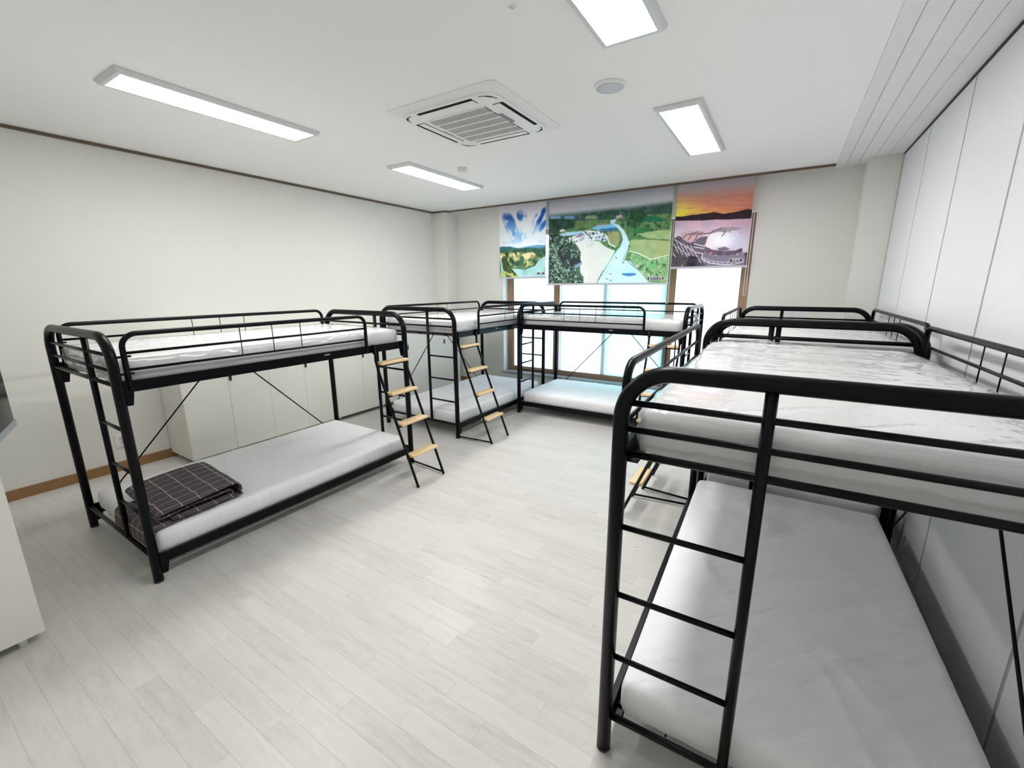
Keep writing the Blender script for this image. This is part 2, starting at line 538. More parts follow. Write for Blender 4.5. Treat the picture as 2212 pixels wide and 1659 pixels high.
# mouldings and baseboards
def mould(name, x0, x1, y0, y1):
    return struct(name, MB().box(x0, x1, y0, y1, CZ - 0.024, CZ - 0.002), M['moulding'])
mould('trim_1', XL, XL + 0.014, YF, PIL_Y - 0.014)
mould('trim_2', XL, PIL_X + 0.014, PIL_Y - 0.014, PIL_Y)
mould('trim_3', PIL_X, PIL_X + 0.014, PIL_Y, YE - 0.002)
mould('trim_4', PIL_X, 0.286, YE - 0.002, YE + 0.012)
struct('baseboard_left', MB().box(XL, XL + 0.013, YF, PIL_Y, 0, 0.086), M['base'])
struct('baseboard_back', MB().box(PIL_X, 0.535, YB - 0.013, YB, 0, 0.086), M['base'])
struct('baseboard_front', MB().box(XL + 0.013, XR, YF, YF + 0.013, 0, 0.086), M['base'])

# ------------------------------------------------------------------ windows
FY = YB + 0.13                   # frame face inside the recess
wr_ = MB().box(WIN_X0, WIN_X0 + 0.004, YB + 0.001, YB + 0.2, WIN_Z0, WIN_Z1).box(WIN_X1 - 0.004, WIN_X1, YB + 0.001, YB + 0.2, WIN_Z0, WIN_Z1)
wr_.box(WIN_X0, WIN_X1, YB + 0.001, YB + 0.2, WIN_Z1 - 0.004, WIN_Z1)
struct('trim_5', wr_, M['reveal'])
sill = struct('trim_6', MB().bevel_box(WIN_X0 - 0.022, WIN_X1 + 0.022, YB - 0.012, YB + 0.2, WIN_Z0 - 0.045, WIN_Z0, 0.004), M['stone'])
mull = [(WIN_X0 + 0.004, WIN_X0 + 0.10), (-2.995, -2.925), (-1.322, -1.242), (WIN_X1 - 0.10, WIN_X1 - 0.004)]
zb, zt = 0.347, WIN_Z1 - 0.075
def window(name, i, panes):
    a, b = mull[i][1], mull[i + 1][0]
    lo = mull[i][0] if i == 0 else (mull[i][0] + mull[i][1]) / 2
    hi = mull[i + 1][1] if i == 2 else (mull[i + 1][0] + mull[i + 1][1]) / 2
    root = empty(name, ((a + b) / 2, FY, WIN_Z0)); tag(root, kind='structure')
    ox, oy, oz = root.location
    def part(nm, x0, x1, y0, y1, z0, z1, mat):
        return obj(nm, MB().bevel_box(x0 - ox, x1 - ox, y0 - oy, y1 - oy, z0 - oz, z1 - oz, 0.003), mat, root)
    part('frame_stile', lo, a, FY, FY + 0.06, WIN_Z0, WIN_Z1 - 0.004, M['frame'])
    part('frame_stile', b, hi, FY, FY + 0.06, WIN_Z0, WIN_Z1 - 0.004, M['frame'])
    part('frame_rail', a, b, FY + 0.002, FY + 0.058, WIN_Z0, zb, M['frame'])
    part('frame_rail', a, b, FY + 0.002, FY + 0.058, zt, WIN_Z1 - 0.004, M['frame'])
    # inner stop profile
    part('glazing_bead', a, a + 0.012, FY + 0.016, FY + 0.03, zb, zt, M['frame'])
    part('glazing_bead', b - 0.012, b, FY + 0.016, FY + 0.03, zb, zt, M['frame'])
    for (p0, p1, mt) in panes:
        me = MB().box(p0 - ox, p1 - ox, FY + 0.030 - oy, FY + 0.036 - oy, zb - oz, zt - oz).mesh('frosted_pane', mt)
        put('frosted_pane', me, root)
    return root
window('window_1', 0, [(mull[0][1], mull[1][0], M['pane'])])
window('window_2', 1, [(mull[1][1], -2.168, M['pane']), (-2.168, mull[2][0], M['pane_cyan'])])
window('window_3', 2, [(mull[2][1], mull[3][0], M['pane_warm'])])
# outer sash stile standing behind the middle pane, seen blurred through the frosting
struct('window_4', MB().box(-2.225, -2.165, FY + 0.052, FY + 0.085, zb - 0.03, zt + 0.03).box(-2.9, -2.87, FY + 0.052, FY + 0.085, zb - 0.03, zt + 0.03).box(-1.36, -1.325, FY + 0.052, FY + 0.085, zb - 0.03, zt + 0.03), M['joint'], 'grey outer sash stiles behind the frosted panes')

# ------------------------------------------------------------------ printed roller blinds
def vnoise(shape, cells, seed):
    rg = np.random.default_rng(seed)
    gy, gx = max(2, int(cells[0])) + 2, max(2, int(cells[1])) + 2
    g = rg.random((gy, gx))
    y = np.linspace(0, gy - 2.001, shape[0])[:, None]; x = np.linspace(0, gx - 2.001, shape[1])[None, :]
    yi, xi = y.astype(int), x.astype(int)
    fy, fx = y - yi, x - xi
    fy, fx = fy * fy * (3 - 2 * fy), fx * fx * (3 - 2 * fx)
    return (g[yi, xi] * (1 - fy) * (1 - fx) + g[yi + 1, xi] * fy * (1 - fx) + g[yi, xi + 1] * (1 - fy) * fx + g[yi + 1, xi + 1] * fy * fx)

class Canvas:
    """a picture painted with polygons and noise; coordinates are those of a sketch whose four corners map to the cloth"""
    def __init__(self, nx, ny, corners, seed):
        self.nx, self.ny, self.seed = nx, ny, seed
        # homography from unit square (u right, v down) to sketch coordinates
        A, bvec = [], []
        for (u, v), (X, Y) in zip(((0, 0), (1, 0), (1, 1), (0, 1)), corners):
            A.append([u, v, 1, 0, 0, 0, -u * X, -v * X]); bvec.append(X)
            A.append([0, 0, 0, u, v, 1, -u * Y, -v * Y]); bvec.append(Y)
        hh = np.linalg.solve(np.array(A, float), np.array(bvec, float))
        u = np.linspace(0, 1, nx)[None, :]; v = np.linspace(0, 1, ny)[:, None]
        d = hh[6] * u + hh[7] * v + 1
        self.X = (hh[0] * u + hh[1] * v + hh[2]) / d
        self.Y = (hh[3] * u + hh[4] * v + hh[5]) / d
        self.u, self.v = u + 0 * v, v + 0 * u
        self.c = np.zeros((ny, nx, 3))
        self.sat = 0.86
    def n(self, cells):
        self.seed += 1
        asp = self.nx / self.ny
        if cells < 28:
            return vnoise((self.ny, self.nx), (cells, max(2, cells * asp)), self.seed)
        a = vnoise((self.ny, self.nx), (cells * 0.55, max(2, cells * 0.55 * asp)), self.seed)
        b = vnoise((self.ny, self.nx), (cells * 1.15, max(2, cells * 1.15 * asp)), self.seed + 5000)
        c = np.random.default_rng(self.seed + 9000).random((self.ny, self.nx))
        v = a * 0.45 + b * 0.40 + c * 0.15
        return cl((v - 0.5) * 1.5 + 0.5)
    def n2(self, cy, cx):
        self.seed += 1
        return vnoise((self.ny, self.nx), (cy, cx), self.seed)
    def poly(self, pts):
        m = np.zeros((self.ny, self.nx), bool)
        X, Y = self.X, self.Y
        j = len(pts) - 1
        for i in range(len(pts)):
            (xi, yi), (xj, yj) = pts[i], pts[j]
            if yi != yj:
                m ^= ((yi > Y) != (yj > Y)) & (X < (xj - xi) * (Y - yi) / (yj - yi) + xi)
            j = i
        return m
    def soft(self, m, k=1):
        a = m.astype(float)
        for _ in range(k):
            a[1:-1, 1:-1] = (a[1:-1, 1:-1] * 4 + a[:-2, 1:-1] + a[2:, 1:-1] + a[1:-1, :-2] + a[1:-1, 2:]) / 8
        return a
    def fill(self, mask, c, c2=None, t=None, k=1):
        a = self.soft(mask, k)[..., None] if mask.dtype == bool else mask[..., None]
        cc = np.array(c, float)
        if c2 is not None:
            cc = cc * (1 - t[..., None]) + np.array(c2, float) * t[..., None]
        self.c = self.c * (1 - a) + cc * a
    def line(self, pts, w, c):
        m = np.zeros((self.ny, self.nx), bool)
        for (x0, y0), (x1, y1) in zip(pts[:-1], pts[1:]):
            dx, dy = x1 - x0, y1 - y0
            t = np.clip(((self.X - x0) * dx + (self.Y - y0) * dy) / (dx * dx + dy * dy), 0, 1)
            m |= (self.X - x0 - t * dx) ** 2 + (self.Y - y0 - t * dy) ** 2 < w * w
        self.fill(m, c, k=0)
    def ell(self, cx, cy, rx, ry):
        return ((self.X - cx) / rx) ** 2 + ((self.Y - cy) / ry) ** 2 < 1
    def below(self, pts):
        xs, ys = zip(*pts)
        return self.Y > np.interp(self.X, xs, ys)

def cl(a): return np.clip(a, 0, 1)

def paint_meander():
    C = Canvas(190, 250, ((135, 299), (482, 258), (480, 824), (142, 828)), 100)
    C.c[:] = (222, 216, 228)
    sky = cl((C.Y - 330) / 60)
    C.fill(sky * 0.8, (228, 230, 242))
    # clouds raying out of the horizon
    ang = np.arctan2(C.X - 300, 700 - C.Y); rad = np.hypot(C.X - 300, C.Y - 700)
    k = (ang - ang.min()) / (ang.max() - ang.min()); kk = (k * 46).astype(int)
    rays = vnoise((1, 400), (2, 38), 5)[0][np.clip((k * 399).astype(int), 0, 399)]
    rays2 = vnoise((1, 400), (2, 90), 6)[0][np.clip((k * 399).astype(int), 0, 399)]
    n1 = C.n(9); n2 = C.n(22)
    def blue(cx, cy, rx, ry, rot, s, c):
        dx, dy = C.X - cx, C.Y - cy
        a, b = dx * math.cos(rot) + dy * math.sin(rot), -dx * math.sin(rot) + dy * math.cos(rot)
        d = (a / rx) ** 2 + (b / ry) ** 2
        m = cl((1.25 - d + 0.9 * (n1 - 0.5)) * 0.9) * cl((0.62 * rays + 0.5 * rays2 + 0.45 * n2 - 0.47) * 3.0) * s
        C.fill(cl(m), c)
    blue(205, 415, 42, 70, -0.42, 1.5, (46, 96, 178))
    blue(225, 470, 40, 75, -0.35, 1.1, (78, 140, 205))
    blue(303, 378, 38, 45, -0.2, 1.5, (46, 98, 182))
    blue(430, 385, 34, 72, 0.5, 1.8, (34, 84, 176))
    blue(465, 440, 22, 60, 0.55, 1.4, (52, 108, 190))
    blue(395, 470, 26, 55, 0.5, 0.8, (110, 165, 218))
    blue(290, 520, 45, 50, 0, 0.8, (110, 172, 220))
    blue(255, 560, 60, 25, 0, 0.6, (130, 185, 222))
    wisps = cl((C.n2(40, 10) - 0.55) * 2.2) * cl((C.Y - 420) / 100) * cl((640 - C.Y) / 80)
    C.fill(wisps * 0.5, (165, 180, 208))
    white = cl((n1 - 0.45) * 2) * cl((C.Y - 430) / 80)
    C.fill(white * 0.75, (240, 242, 248))
    # mountains and land
    far = C.below([(135, 606), (200, 600), (280, 612), (350, 600), (420, 590), (482, 592)])
    C.fill(far, (112, 168, 200), (74, 130, 176), C.n(8))
    near = C.below([(135, 606), (165, 600), (190, 604), (215, 600), (245, 612), (300, 616), (360, 608), (420, 612), (482, 604)])
    C.fill(near & (C.Y < 650), (38, 92, 118), (62, 118, 120), C.n(14))
    land = C.below([(135, 640), (200, 625), (260, 622), (330, 615), (400, 618), (482, 622)])
    C.fill(land, (44, 84, 62), (96, 128, 84), C.n(30))
    yel = cl((C.n(16) - 0.38) * 2.6) * cl((C.Y - 640) / 20)
    C.fill(yel * C.poly([(140, 640), (240, 630), (330, 630), (430, 660), (440, 690), (400, 735), (300, 765), (200, 745), (142, 700)]), (206, 200, 122))
    C.fill(C.poly([(300, 662), (335, 648), (385, 644), (402, 664), (380, 690), (330, 694)]), (238, 190, 122), (246, 214, 160), C.n(20))
    C.fill(C.poly([(225, 655), (270, 640), (290, 655), (250, 680)]), (222, 186, 120), (240, 220, 160), C.n(24))
    trees = cl((C.n(34) - 0.55) * 5) * land
    C.fill(trees * 0.8, (36, 62, 34))
    # river
    riv = C.poly([(240, 762), (330, 772), (402, 742), (430, 700), (482, 668), (482, 828), (142, 828), (150, 775), (140, 690), (160, 672), (172, 720), (200, 755)])
    C.fill(riv, (126, 186, 176), (186, 214, 214), C.n(12), k=3)
    C.fill(C.poly([(142, 668), (160, 664), (158, 700), (142, 705)]), (226, 226, 210), k=2)
    C.fill(C.poly([(150, 690), (170, 668), (196, 700), (212, 745), (250, 790), (280, 828), (190, 828), (165, 770)]), (44, 58, 30), (92, 112, 56), C.n(40), k=2)
    C.fill(C.poly([(142, 790), (175, 780), (215, 800), (235, 770), (275, 810), (282, 828), (142, 828)]) & (C.n(24) > 0.4), (150, 168, 64), (206, 208, 104), C.n(40), k=2)
    return C

def paint_village():
    C = Canvas(380, 264, ((505, 246), (1437, 131), (1388, 868), (500, 876)), 300)
    C.sat = 0.76
    C.c[:] = (206, 202, 212)
    C.fill(cl(1 - C.v * 4.5), (188, 186, 200))
    C.fill(cl((C.v - 0.1) * 6) * 0.5, (208, 205, 210))
    ridge = C.below([(490, 372), (600, 360), (720, 352), (850, 336), (980, 322), (1090, 310), (1130, 318), (1200, 296), (1300, 286), (1440, 268)])
    d = cl((C.Y - np.interp(C.X, [490, 720, 980, 1110, 1440], [352, 332, 302, 292, 246])) / 34)
    C.fill(d, (66, 98, 92), (40, 78, 62), C.n(44))
    C.fill(cl((C.n(60) - 0.6) * 4) * ridge * 0.6, (118, 142, 122))
    low = C.below([(490, 420), (700, 412), (900, 402), (1000, 392), (1100, 372), (1200, 360), (1440, 350)])
    C.fill(low, (74, 116, 66), (128, 156, 92), C.n(48))
    C.fill(cl((C.n(64) - 0.58) * 5) * low * 0.85, (38, 76, 46))
    # dark woods in the distance
    C.fill(C.poly([(505, 398), (600, 386), (680, 405), (720, 430), (700, 460), (620, 475), (560, 500), (505, 500)]), (26, 56, 46), (58, 92, 66), C.n(56), k=2)
    C.fill(C.poly([(1080, 400), (1130, 345), (1210, 330), (1240, 372), (1200, 420), (1150, 470), (1090, 450)]), (28, 70, 46), (72, 112, 66), C.n(56), k=2)
    C.fill(C.poly([(870, 350), (960, 330), (1010, 345), (980, 395), (900, 400)]), (36, 74, 56), (70, 108, 80), C.n(56), k=2)
    C.fill(C.poly([(780, 372), (850, 366), (862, 392), (770, 398)]), (128, 140, 92), (150, 156, 112), C.n(30))
    C.fill(C.poly([(512, 372), (590, 368), (592, 392), (514, 394)]), (96, 140, 186), (130, 168, 200), C.n(30))
    C.fill(C.poly([(620, 372), (690, 370), (692, 394), (622, 396)]), (80, 126, 182), (120, 156, 198), C.n(30))
    C.fill(C.poly([(700, 428), (820, 400), (900, 405), (800, 455), (690, 475)]), (70, 112, 66), (124, 150, 86), C.n(40))
    C.fill(C.poly([(1000, 372), (1045, 358), (1052, 380), (1010, 398)]), (206, 168, 160), (186, 150, 150), C.n(40))
    # sheds and the yard
    C.fill(C.poly([(820, 466), (866, 440), (1000, 430), (1012, 458), (905, 470), (900, 482)]), (104, 176, 218), (126, 194, 228), C.n(20))
    C.fill(C.poly([(880, 470), (1008, 456), (1012, 474), (905, 486)]), (38, 92, 166), (64, 120, 190), C.n2(4, 60))
    C.fill(C.poly([(886, 432), (922, 424), (924, 438), (888, 444)]), (206, 118, 108), k=0)
    C.fill(C.poly([(570, 512), (650, 490), (765, 484), (720, 510), (600, 524)]), (136, 186, 218), (176, 212, 232), C.n2(8, 40))
    C.fill(C.poly([(580, 478), (612, 468), (630, 482), (590, 492)]), (206, 196, 196), k=0)
    yard = C.poly([(640, 540), (705, 515), (780, 478), (900, 486), (945, 520), (930, 562), (860, 556), (760, 556), (690, 572)])
    t = C.n(95); C.fill(yard, (206, 206, 216), (238, 234, 238), t)
    C.fill(cl((C.n(85) - 0.56) * 8) * yard, (74, 82, 104)); C.fill(cl((C.n(90) - 0.72) * 8) * yard, (176, 130, 130))
    # field, ground, road
    C.fill(C.poly([(945, 494), (1026, 486), (1036, 545), (1012, 600), (955, 575), (938, 540)]), (158, 148, 92), (178, 166, 108), C.n(24))
    C.line([(938, 530), (955, 580), (1000, 602)], 5, (226, 220, 200))
    ground = C.poly([(690, 572), (760, 553), (880, 560), (920, 598), (1000, 632), (952, 720), (890, 810), (858, 880), (770, 880), (740, 800), (735, 700), (742, 640)])
    C.fill(ground, (238, 224, 212), (226, 206, 196), cl(C.n(7) * 0.7 + C.n(40) * 0.3))
    C.fill(cl((C.n(14) - 0.62) * 3) * C.poly([(780, 570), (860, 572), (850, 640), (770, 630)]), (206, 190, 184))
    road = C.poly([(962, 404), (1000, 392), (1006, 410), (990, 424), (1030, 440), (1066, 480), (1096, 540), (1104, 580), (1080, 640), (1050, 720), (1024, 880), (862, 880), (905, 800), (960, 710), (1002, 640), (1038, 600), (1056, 545), (1040, 490), (1000, 446), (962, 426)])
    C.fill(road, (192, 206, 220), (214, 224, 234), C.n(16))
    C.line([(1075, 545), (1060, 610), (1010, 720), (950, 860)], 2.2, (228, 238, 246))
    C.line([(1104, 560), (1080, 660), (1050, 740)], 3, (226, 228, 220))
    plaza = C.poly([(1050, 720), (1080, 700), (1110, 705), (1255, 850), (1250, 880), (1018, 880)])
    C.fill(plaza, (202, 216, 230), (216, 228, 238), C.n(16))
    C.line([(1085, 702), (1180, 780), (1252, 850)], 3, (92, 118, 128))
    C.fill(C.ell(1100, 782, 56, 42), (212, 226, 240)); C.fill(C.ell(1100, 776, 52, 36), (190, 214, 234))
    C.fill(C.ell(1104, 802, 54, 18) & (C.Y > 798), (64, 122, 186)); C.line([(1046, 800), (1058, 760), (1100, 742), (1140, 762), (1152, 796)], 2, (236, 242, 250))
    # right hand fields
    C.fill(C.poly([(1195, 418), (1222, 378), (1290, 368), (1378, 396), (1350, 416), (1270, 410)]), (30, 108, 70), (54, 134, 84), C.n(30))
    C.fill(C.poly([(1112, 486), (1190, 456), (1275, 474), (1200, 492), (1140, 500)]), (36, 112, 62), (62, 138, 76), C.n(30))
    C.fill(C.poly([(1160, 506), (1290, 482), (1430, 470), (1425, 548), (1250, 538)]), (148, 170, 96), (178, 186, 118), C.n(24))
    C.fill(C.poly([(1114, 552), (1200, 545), (1412, 556), (1405, 660), (1266, 696), (1104, 632)]), (158, 166, 96), (184, 182, 118), C.n(18))
    C.line([(1104, 632), (1180, 652), (1266, 696), (1405, 660)], 4, (222, 216, 186))
    scrub = C.poly([(1082, 650), (1104, 636), (1266, 700), (1400, 664), (1395, 880), (1262, 880), (1120, 706)])
    C.fill(scrub, (112, 160, 90), (168, 192, 130), C.n(36)); C.fill(cl((C.n(44) - 0.62) * 4) * scrub, (206, 190, 160)); C.fill(cl((C.n(50) - 0.68) * 5) * scrub, (62, 112, 62))
    C.fill(C.poly([(1240, 740), (1300, 720), (1320, 760), (1260, 775)]), (116, 182, 108), k=2)
    C.fill(C.poly([(1080, 470), (1110, 440), (1135, 470), (1130, 520), (1100, 560)]), (62, 108, 60), (110, 146, 84), C.n(60), k=2)
    # big trees in the corner
    tr = C.poly([(498, 508), (560, 505), (625, 528), (690, 566), (720, 600), (742, 650), (738, 700), (690, 740), (735, 790), (768, 830), (760, 880), (498, 880)])
    C.fill(tr, (40, 66, 52), (96, 122, 96), C.n(52), k=2)
    C.fill(cl((C.n(70) - 0.55) * 5) * tr * 0.9, (158, 182, 166)); C.fill(cl((C.n(60) - 0.62) * 5) * tr, (22, 44, 38))
    C.fill(C.poly([(560, 640), (640, 640), (735, 690), (750, 720), (690, 745), (620, 750)]) & (C.n(30) > 0.35), (62, 66, 68), (44, 50, 52), C.n(40), k=2)
    C.fill(C.poly([(690, 745), (750, 712), (752, 730), (712, 760)]), (126, 146, 176), k=1)
    C.line([(700, 735), (704, 755)], 3, (80, 150, 220))
    for (x, y) in ((968, 802), (1010, 682), (940, 838), (968, 850), (1062, 718)):
        C.fill(C.ell(x, y, 9, 5), (46, 74, 118), k=0); C.fill(C.ell(x + 4, y - 4, 8, 5), (222, 234, 244), k=0)
    return C

def paint_dome():
    C = Canvas(230, 240, ((1468, 126), (2050, 52), (1980, 742), (1425, 749)), 500)
    top = cl(C.v / 0.42)
    stops = [0, .18, .32, .5, .7, .9, 1.0]
    cols = np.array([(188, 186, 198), (190, 178, 186), (196, 150, 142), (214, 126, 96), (226, 120, 80), (236, 150, 66), (240, 170, 70)], float)
    for k in range(3): C.c[..., k] = np.interp(top, stops, cols[:, k])
    redd = cl((C.u - 0.35) * 1.6) * cl((top - 0.3) * 2.2)
    C.fill(redd * 0.75, (196, 92, 84))
    gold = cl(1.1 - np.hypot((C.X - 1440) / 260, (C.Y - 350) / 130))
    C.fill(cl(gold * 1.3), (250, 214, 50))
    st = C.n2(46, 5); C.fill(cl((st - 0.55) * 2.5) * cl((top - 0.25) * 2) * 0.6, (168, 92, 92)); C.fill(cl((C.n2(50, 6) - 0.62) * 3) * cl((top - 0.4) * 2) * 0.5, (252, 178, 96))
    mt = C.below([(1440, 372), (1500, 372), (1560, 362), (1640, 352), (1700, 345), (1735, 338), (1800, 352), (1880, 342), (1930, 330), (1985, 316), (2060, 330)])
    C.fill(mt, (54, 40, 46), (40, 30, 38), C.n(20))
    mist = C.below([(1440, 404), (1550, 402), (1650, 402), (1750, 395), (1850, 396), (1950, 390), (2060, 382)])
    C.fill(mist, (206, 160, 176), (178, 150, 172), C.n(10), k=2)
    C.fill(cl((C.Y - 430) / 120) * mist, (190, 178, 202), (214, 196, 212), C.n2(20, 6))
    C.fill(C.below([(1425, 560), (1500, 520), (1650, 600), (1750, 700), (2000, 640)]) & (C.Y > 560), (74, 62, 76), (110, 96, 112), C.n(26))
    # terraces of the building
    bld = C.poly([(1425, 545), (1470, 515), (1700, 600), (1670, 700), (1640, 752), (1425, 752)])
    C.fill(bld, (70, 58, 66), (116, 98, 108), C.n2(30, 6))
    for k in range(6):
        C.line([(1432 + 26 * k, 560 + 6 * k), (1470 + 34 * k, 640 + 16 * k)], 2, (206, 196, 208))
    C.line([(1440, 542), (1600, 640), (1690, 655)], 4, (182, 168, 180)); C.line([(1432, 580), (1560, 668)], 3, (168, 152, 166)); C.line([(1428, 640), (1500, 740)], 4, (178, 166, 180))
    C.fill(C.poly([(1425, 660), (1490, 690), (1500, 752), (1425, 752)]), (58, 50, 60), (90, 80, 92), C.n(30))
    C.fill(C.poly([(1560, 660), (1620, 680), (1600, 752), (1520, 752)]), (40, 34, 42), (70, 60, 70), C.n(30))
    # sliding roof
    C.fill(C.poly([(1484, 498), (1530, 482), (1640, 476), (1706, 494), (1640, 520), (1600, 548), (1560, 570), (1500, 540)]), (188, 146, 150), (206, 166, 166), C.u)
    for x in (1505, 1545, 1590):
        C.line([(x, 535 + (x - 1505) * 0.3), (x + 22, 510), (x + 110, 487 + (x - 1505) * 0.12)], 3.2, (78, 62, 72))
    C.fill(C.poly([(1600, 548), (1640, 522), (1690, 520), (1692, 560), (1660, 585), (1600, 575)]), (104, 88, 100))
    C.line([(1590, 575), (1640, 590), (1690, 600)], 3, (216, 206, 216)); C.line([(1590, 600), (1660, 612)], 3, (206, 196, 206))
    # dome
    dome = C.ell(1815, 572, 137, 112) & (C.Y < 640)
    sh = cl((C.X - 1690) / 250)
    C.fill(dome, (232, 206, 208), (196, 190, 212), sh)
    hl = cl(1 - np.hypot((C.X - 1800) / 110, (C.Y - 545) / 75)) * C.soft(dome, 2)
    C.fill(cl(hl * 1.1), (240, 232, 242))
    C.fill(cl((C.Y - 590) / 60) * C.soft(dome, 1) * 0.5, (176, 164, 186))
    C.fill(C.poly([(1690, 510), (1720, 480), (1790, 455), (1860, 452), (1935, 458), (1934, 468), (1870, 480), (1820, 492), (1770, 488), (1720, 498)]), (140, 116, 128), (176, 158, 168), C.n(20))
    C.line([(1700, 505), (1735, 478), (1800, 462)], 3, (92, 74, 86)); C.line([(1820, 490), (1795, 520)], 4, (110, 96, 110)); C.line([(1850, 470), (1855, 492)], 3, (90, 78, 90))
    C.fill(C.poly([(1680, 600), (1720, 620), (1800, 632), (1900, 628), (1948, 610), (1950, 640), (1900, 662), (1800, 668), (1720, 660), (1672, 640)]), (78, 62, 76), (112, 94, 108), C.n2(10, 20))
    C.fill(C.poly([(1760, 610), (1820, 600), (1860, 622), (1780, 636)]), (112, 100, 116), k=2)
    base = C.poly([(1662, 630), (1720, 660), (1800, 668), (1900, 662), (1955, 640), (1972, 680), (1960, 752), (1690, 752), (1640, 700)])
    C.fill(base, (104, 92, 108), (132, 120, 138), C.u)
    C.line([(1652, 650), (1645, 690), (1700, 720), (1800, 735), (1900, 732), (1965, 712)], 2.4, (222, 216, 228)); C.line([(1648, 675), (1700, 702), (1800, 718), (1960, 700)], 1.6, (206, 200, 214))
    for k in range(9):
        x = 1665 + k * 34; C.line([(x, 690 + 22 * math.sin(k / 8 * 3.1)), (x, 716 + 22 * math.sin(k / 8 * 3.1))], 1.4, (214, 208, 222))
    C.fill(C.ell(1718, 645, 8, 8), (246, 70, 70), k=1); C.fill(C.ell(1708, 650, 4, 4), (250, 180, 180), k=1)
    C.fill(C.ell(1748, 663, 3, 4), (240, 240, 246), k=0); C.fill(C.ell(1912, 658, 4, 5), (240, 240, 246), k=0)
    hz = (0.2 * cl((0.40 - C.v) / 0.1))[..., None]
    C.c = C.c * (1 - hz) + np.array((214, 200, 206)) * hz
    return C

def text_mesh(name, s, size, mat):
    cu = bpy.data.curves.new(name, 'FONT')
    cu.body = s; cu.size = size; cu.align_x = 'CENTER'; cu.align_y = 'CENTER'; cu.extrude = 0.0004; cu.offset = 0.0006
    to = bpy.data.objects.new(name, cu); col.objects.link(to)
    bpy.context.view_layer.update()
    me = bpy.data.meshes.new_from_object(to.evaluated_get(bpy.context.evaluated_depsgraph_get()))
    bpy.data.objects.remove(to); bpy.data.curves.remove(cu)
    me.name = name; me.materials.clear(); me.materials.append(mat)
    return me

BY = 5.75
def blind(label, x0, x1, z0, painter, caption, cap, chain_x, chain_z0):
    z1 = CZ + 0.06
    root = empty('roller_blind', ((x0 + x1) / 2, BY, z0))
    tag(root, label, 'roller blind')
    cx = (x0 + x1) / 2
    C = painter()
    nx, ny = C.nx, C.ny
    zt_ = CZ + 0.012                 # top of the picture; the cloth runs on up to the roller
    xs = np.linspace(x0 - cx, x1 - cx, nx); zs = np.linspace(zt_ - z0, 0, ny)
    Xg, Zg = np.meshgrid(xs, zs)
    Yg = 0.002 * np.sin(Zg * 5.0)
    V = np.stack([Xg, Yg, Zg], -1).reshape(-1, 3)
    V = np.concatenate([np.array([[x0 - cx, 0, z1 - z0], [x1 - cx, 0, z1 - z0]]), V])
    idx = (np.arange(nx * ny).reshape(ny, nx)) + 2
    F = np.stack([idx[:-1, :-1], idx[1:, :-1], idx[1:, 1:], idx[:-1, 1:]], -1).reshape(-1, 4).tolist()
    F.append([0] + idx[0].tolist() + [1])
    me = bpy.data.meshes.new('printed_cloth'); me.from_pydata(V.tolist(), [], F)
    cc_ = C.c; gy_ = cc_.mean(-1, keepdims=True); cc_ = gy_ + (cc_ - gy_) * C.sat; lin = np.clip(cc_ / 255, 0, 1); lin = np.where(lin <= 0.04045, lin / 12.92, ((lin + 0.055) / 1.055) ** 2.4)
    lin = np.clip(lin * 1.2, 0, 0.91)
    colr = np.ones((len(V), 4)); colr[2:, :3] = lin.reshape(-1, 3); colr[:2, :3] = lin[0, 0]
    ca = me.color_attributes.new('print', 'FLOAT_COLOR', 'POINT'); ca.data.foreach_set('color', colr.ravel())
    me.polygons.foreach_set('use_smooth', [True] * len(F))
    me.materials.append(M['print']); me.update()
    put('printed_cloth', me, root)
    hw = (x1 - x0) / 2
    obj('bottom_bar', MB().bevel_box(-hw - 0.012, hw + 0.012, -0.011, 0.011, -0.024, 0.002, 0.005), M['rail'], root)
    obj('roller_tube', MB().tube([(-hw, 0.02, z1 - z0 + 0.02), (hw, 0.02, z1 - z0 + 0.02)], 0.02, 14), M['alu'], root)
    # caption plate with its border and lettering
    if cap:
        a0, a1, b0, b1 = cap
        a0, a1, b0, b1 = a0 - cx, a1 - cx, b0 - z0, b1 - z0
        rr = (b1 - b0) * 0.35
        def rrect(i, yy):
            pts = []
            for (px, pz, s) in ((a1 - rr, b1 - rr, 0), (a0 + rr, b1 - rr, 90), (a0 + rr, b0 + rr, 180), (a1 - rr, b0 + rr, 270)):
                for k in range(5):
                    an = math.radians(s + k * 22.5); pts.append((px + (rr - i) * math.cos(an), pz + (rr - i) * math.sin(an)))
            return pts
        pl = obj('caption_plate', MB().prism(rrect(0, 0), 'y', -0.0045, -0.003), M['captionwhite'], root)
        obj('caption_field', MB().prism(rrect(0.005, 0), 'y', -0.0052, -0.0046), M['captionplate'], pl)
        tx = put('caption_lettering', text_mesh('caption_lettering', caption, (b1 - b0) * 0.66, M['captionwhite']), pl, ((a0 + a1) / 2, -0.006, (b0 + b1) / 2), (math.pi / 2, 0, 0))
    # bead chain loop
    c0, zc = chain_x - cx, chain_z0 - z0
    zz = z1 - z0
    pts = [(c0 - 0.012, -0.018, zz), (c0 - 0.012, -0.018, zc + 0.015), (c0 - 0.008, -0.018, zc + 0.004), (c0, -0.018, zc), (c0 + 0.008, -0.018, zc + 0.004), (c0 + 0.012, -0.018, zc + 0.015), (c0 + 0.012, -0.018, zz)]
    obj('pull_chain', MB().tube(pts, 0.0028, 6), M['chain'], root)
    return root
blind('roller blind printed with a river bend and hills under streaked blue clouds', -3.81, -3.009, 1.779, paint_meander, '선돌', (-3.155, -3.02, 1.808, 1.846), -2.99, 1.50)
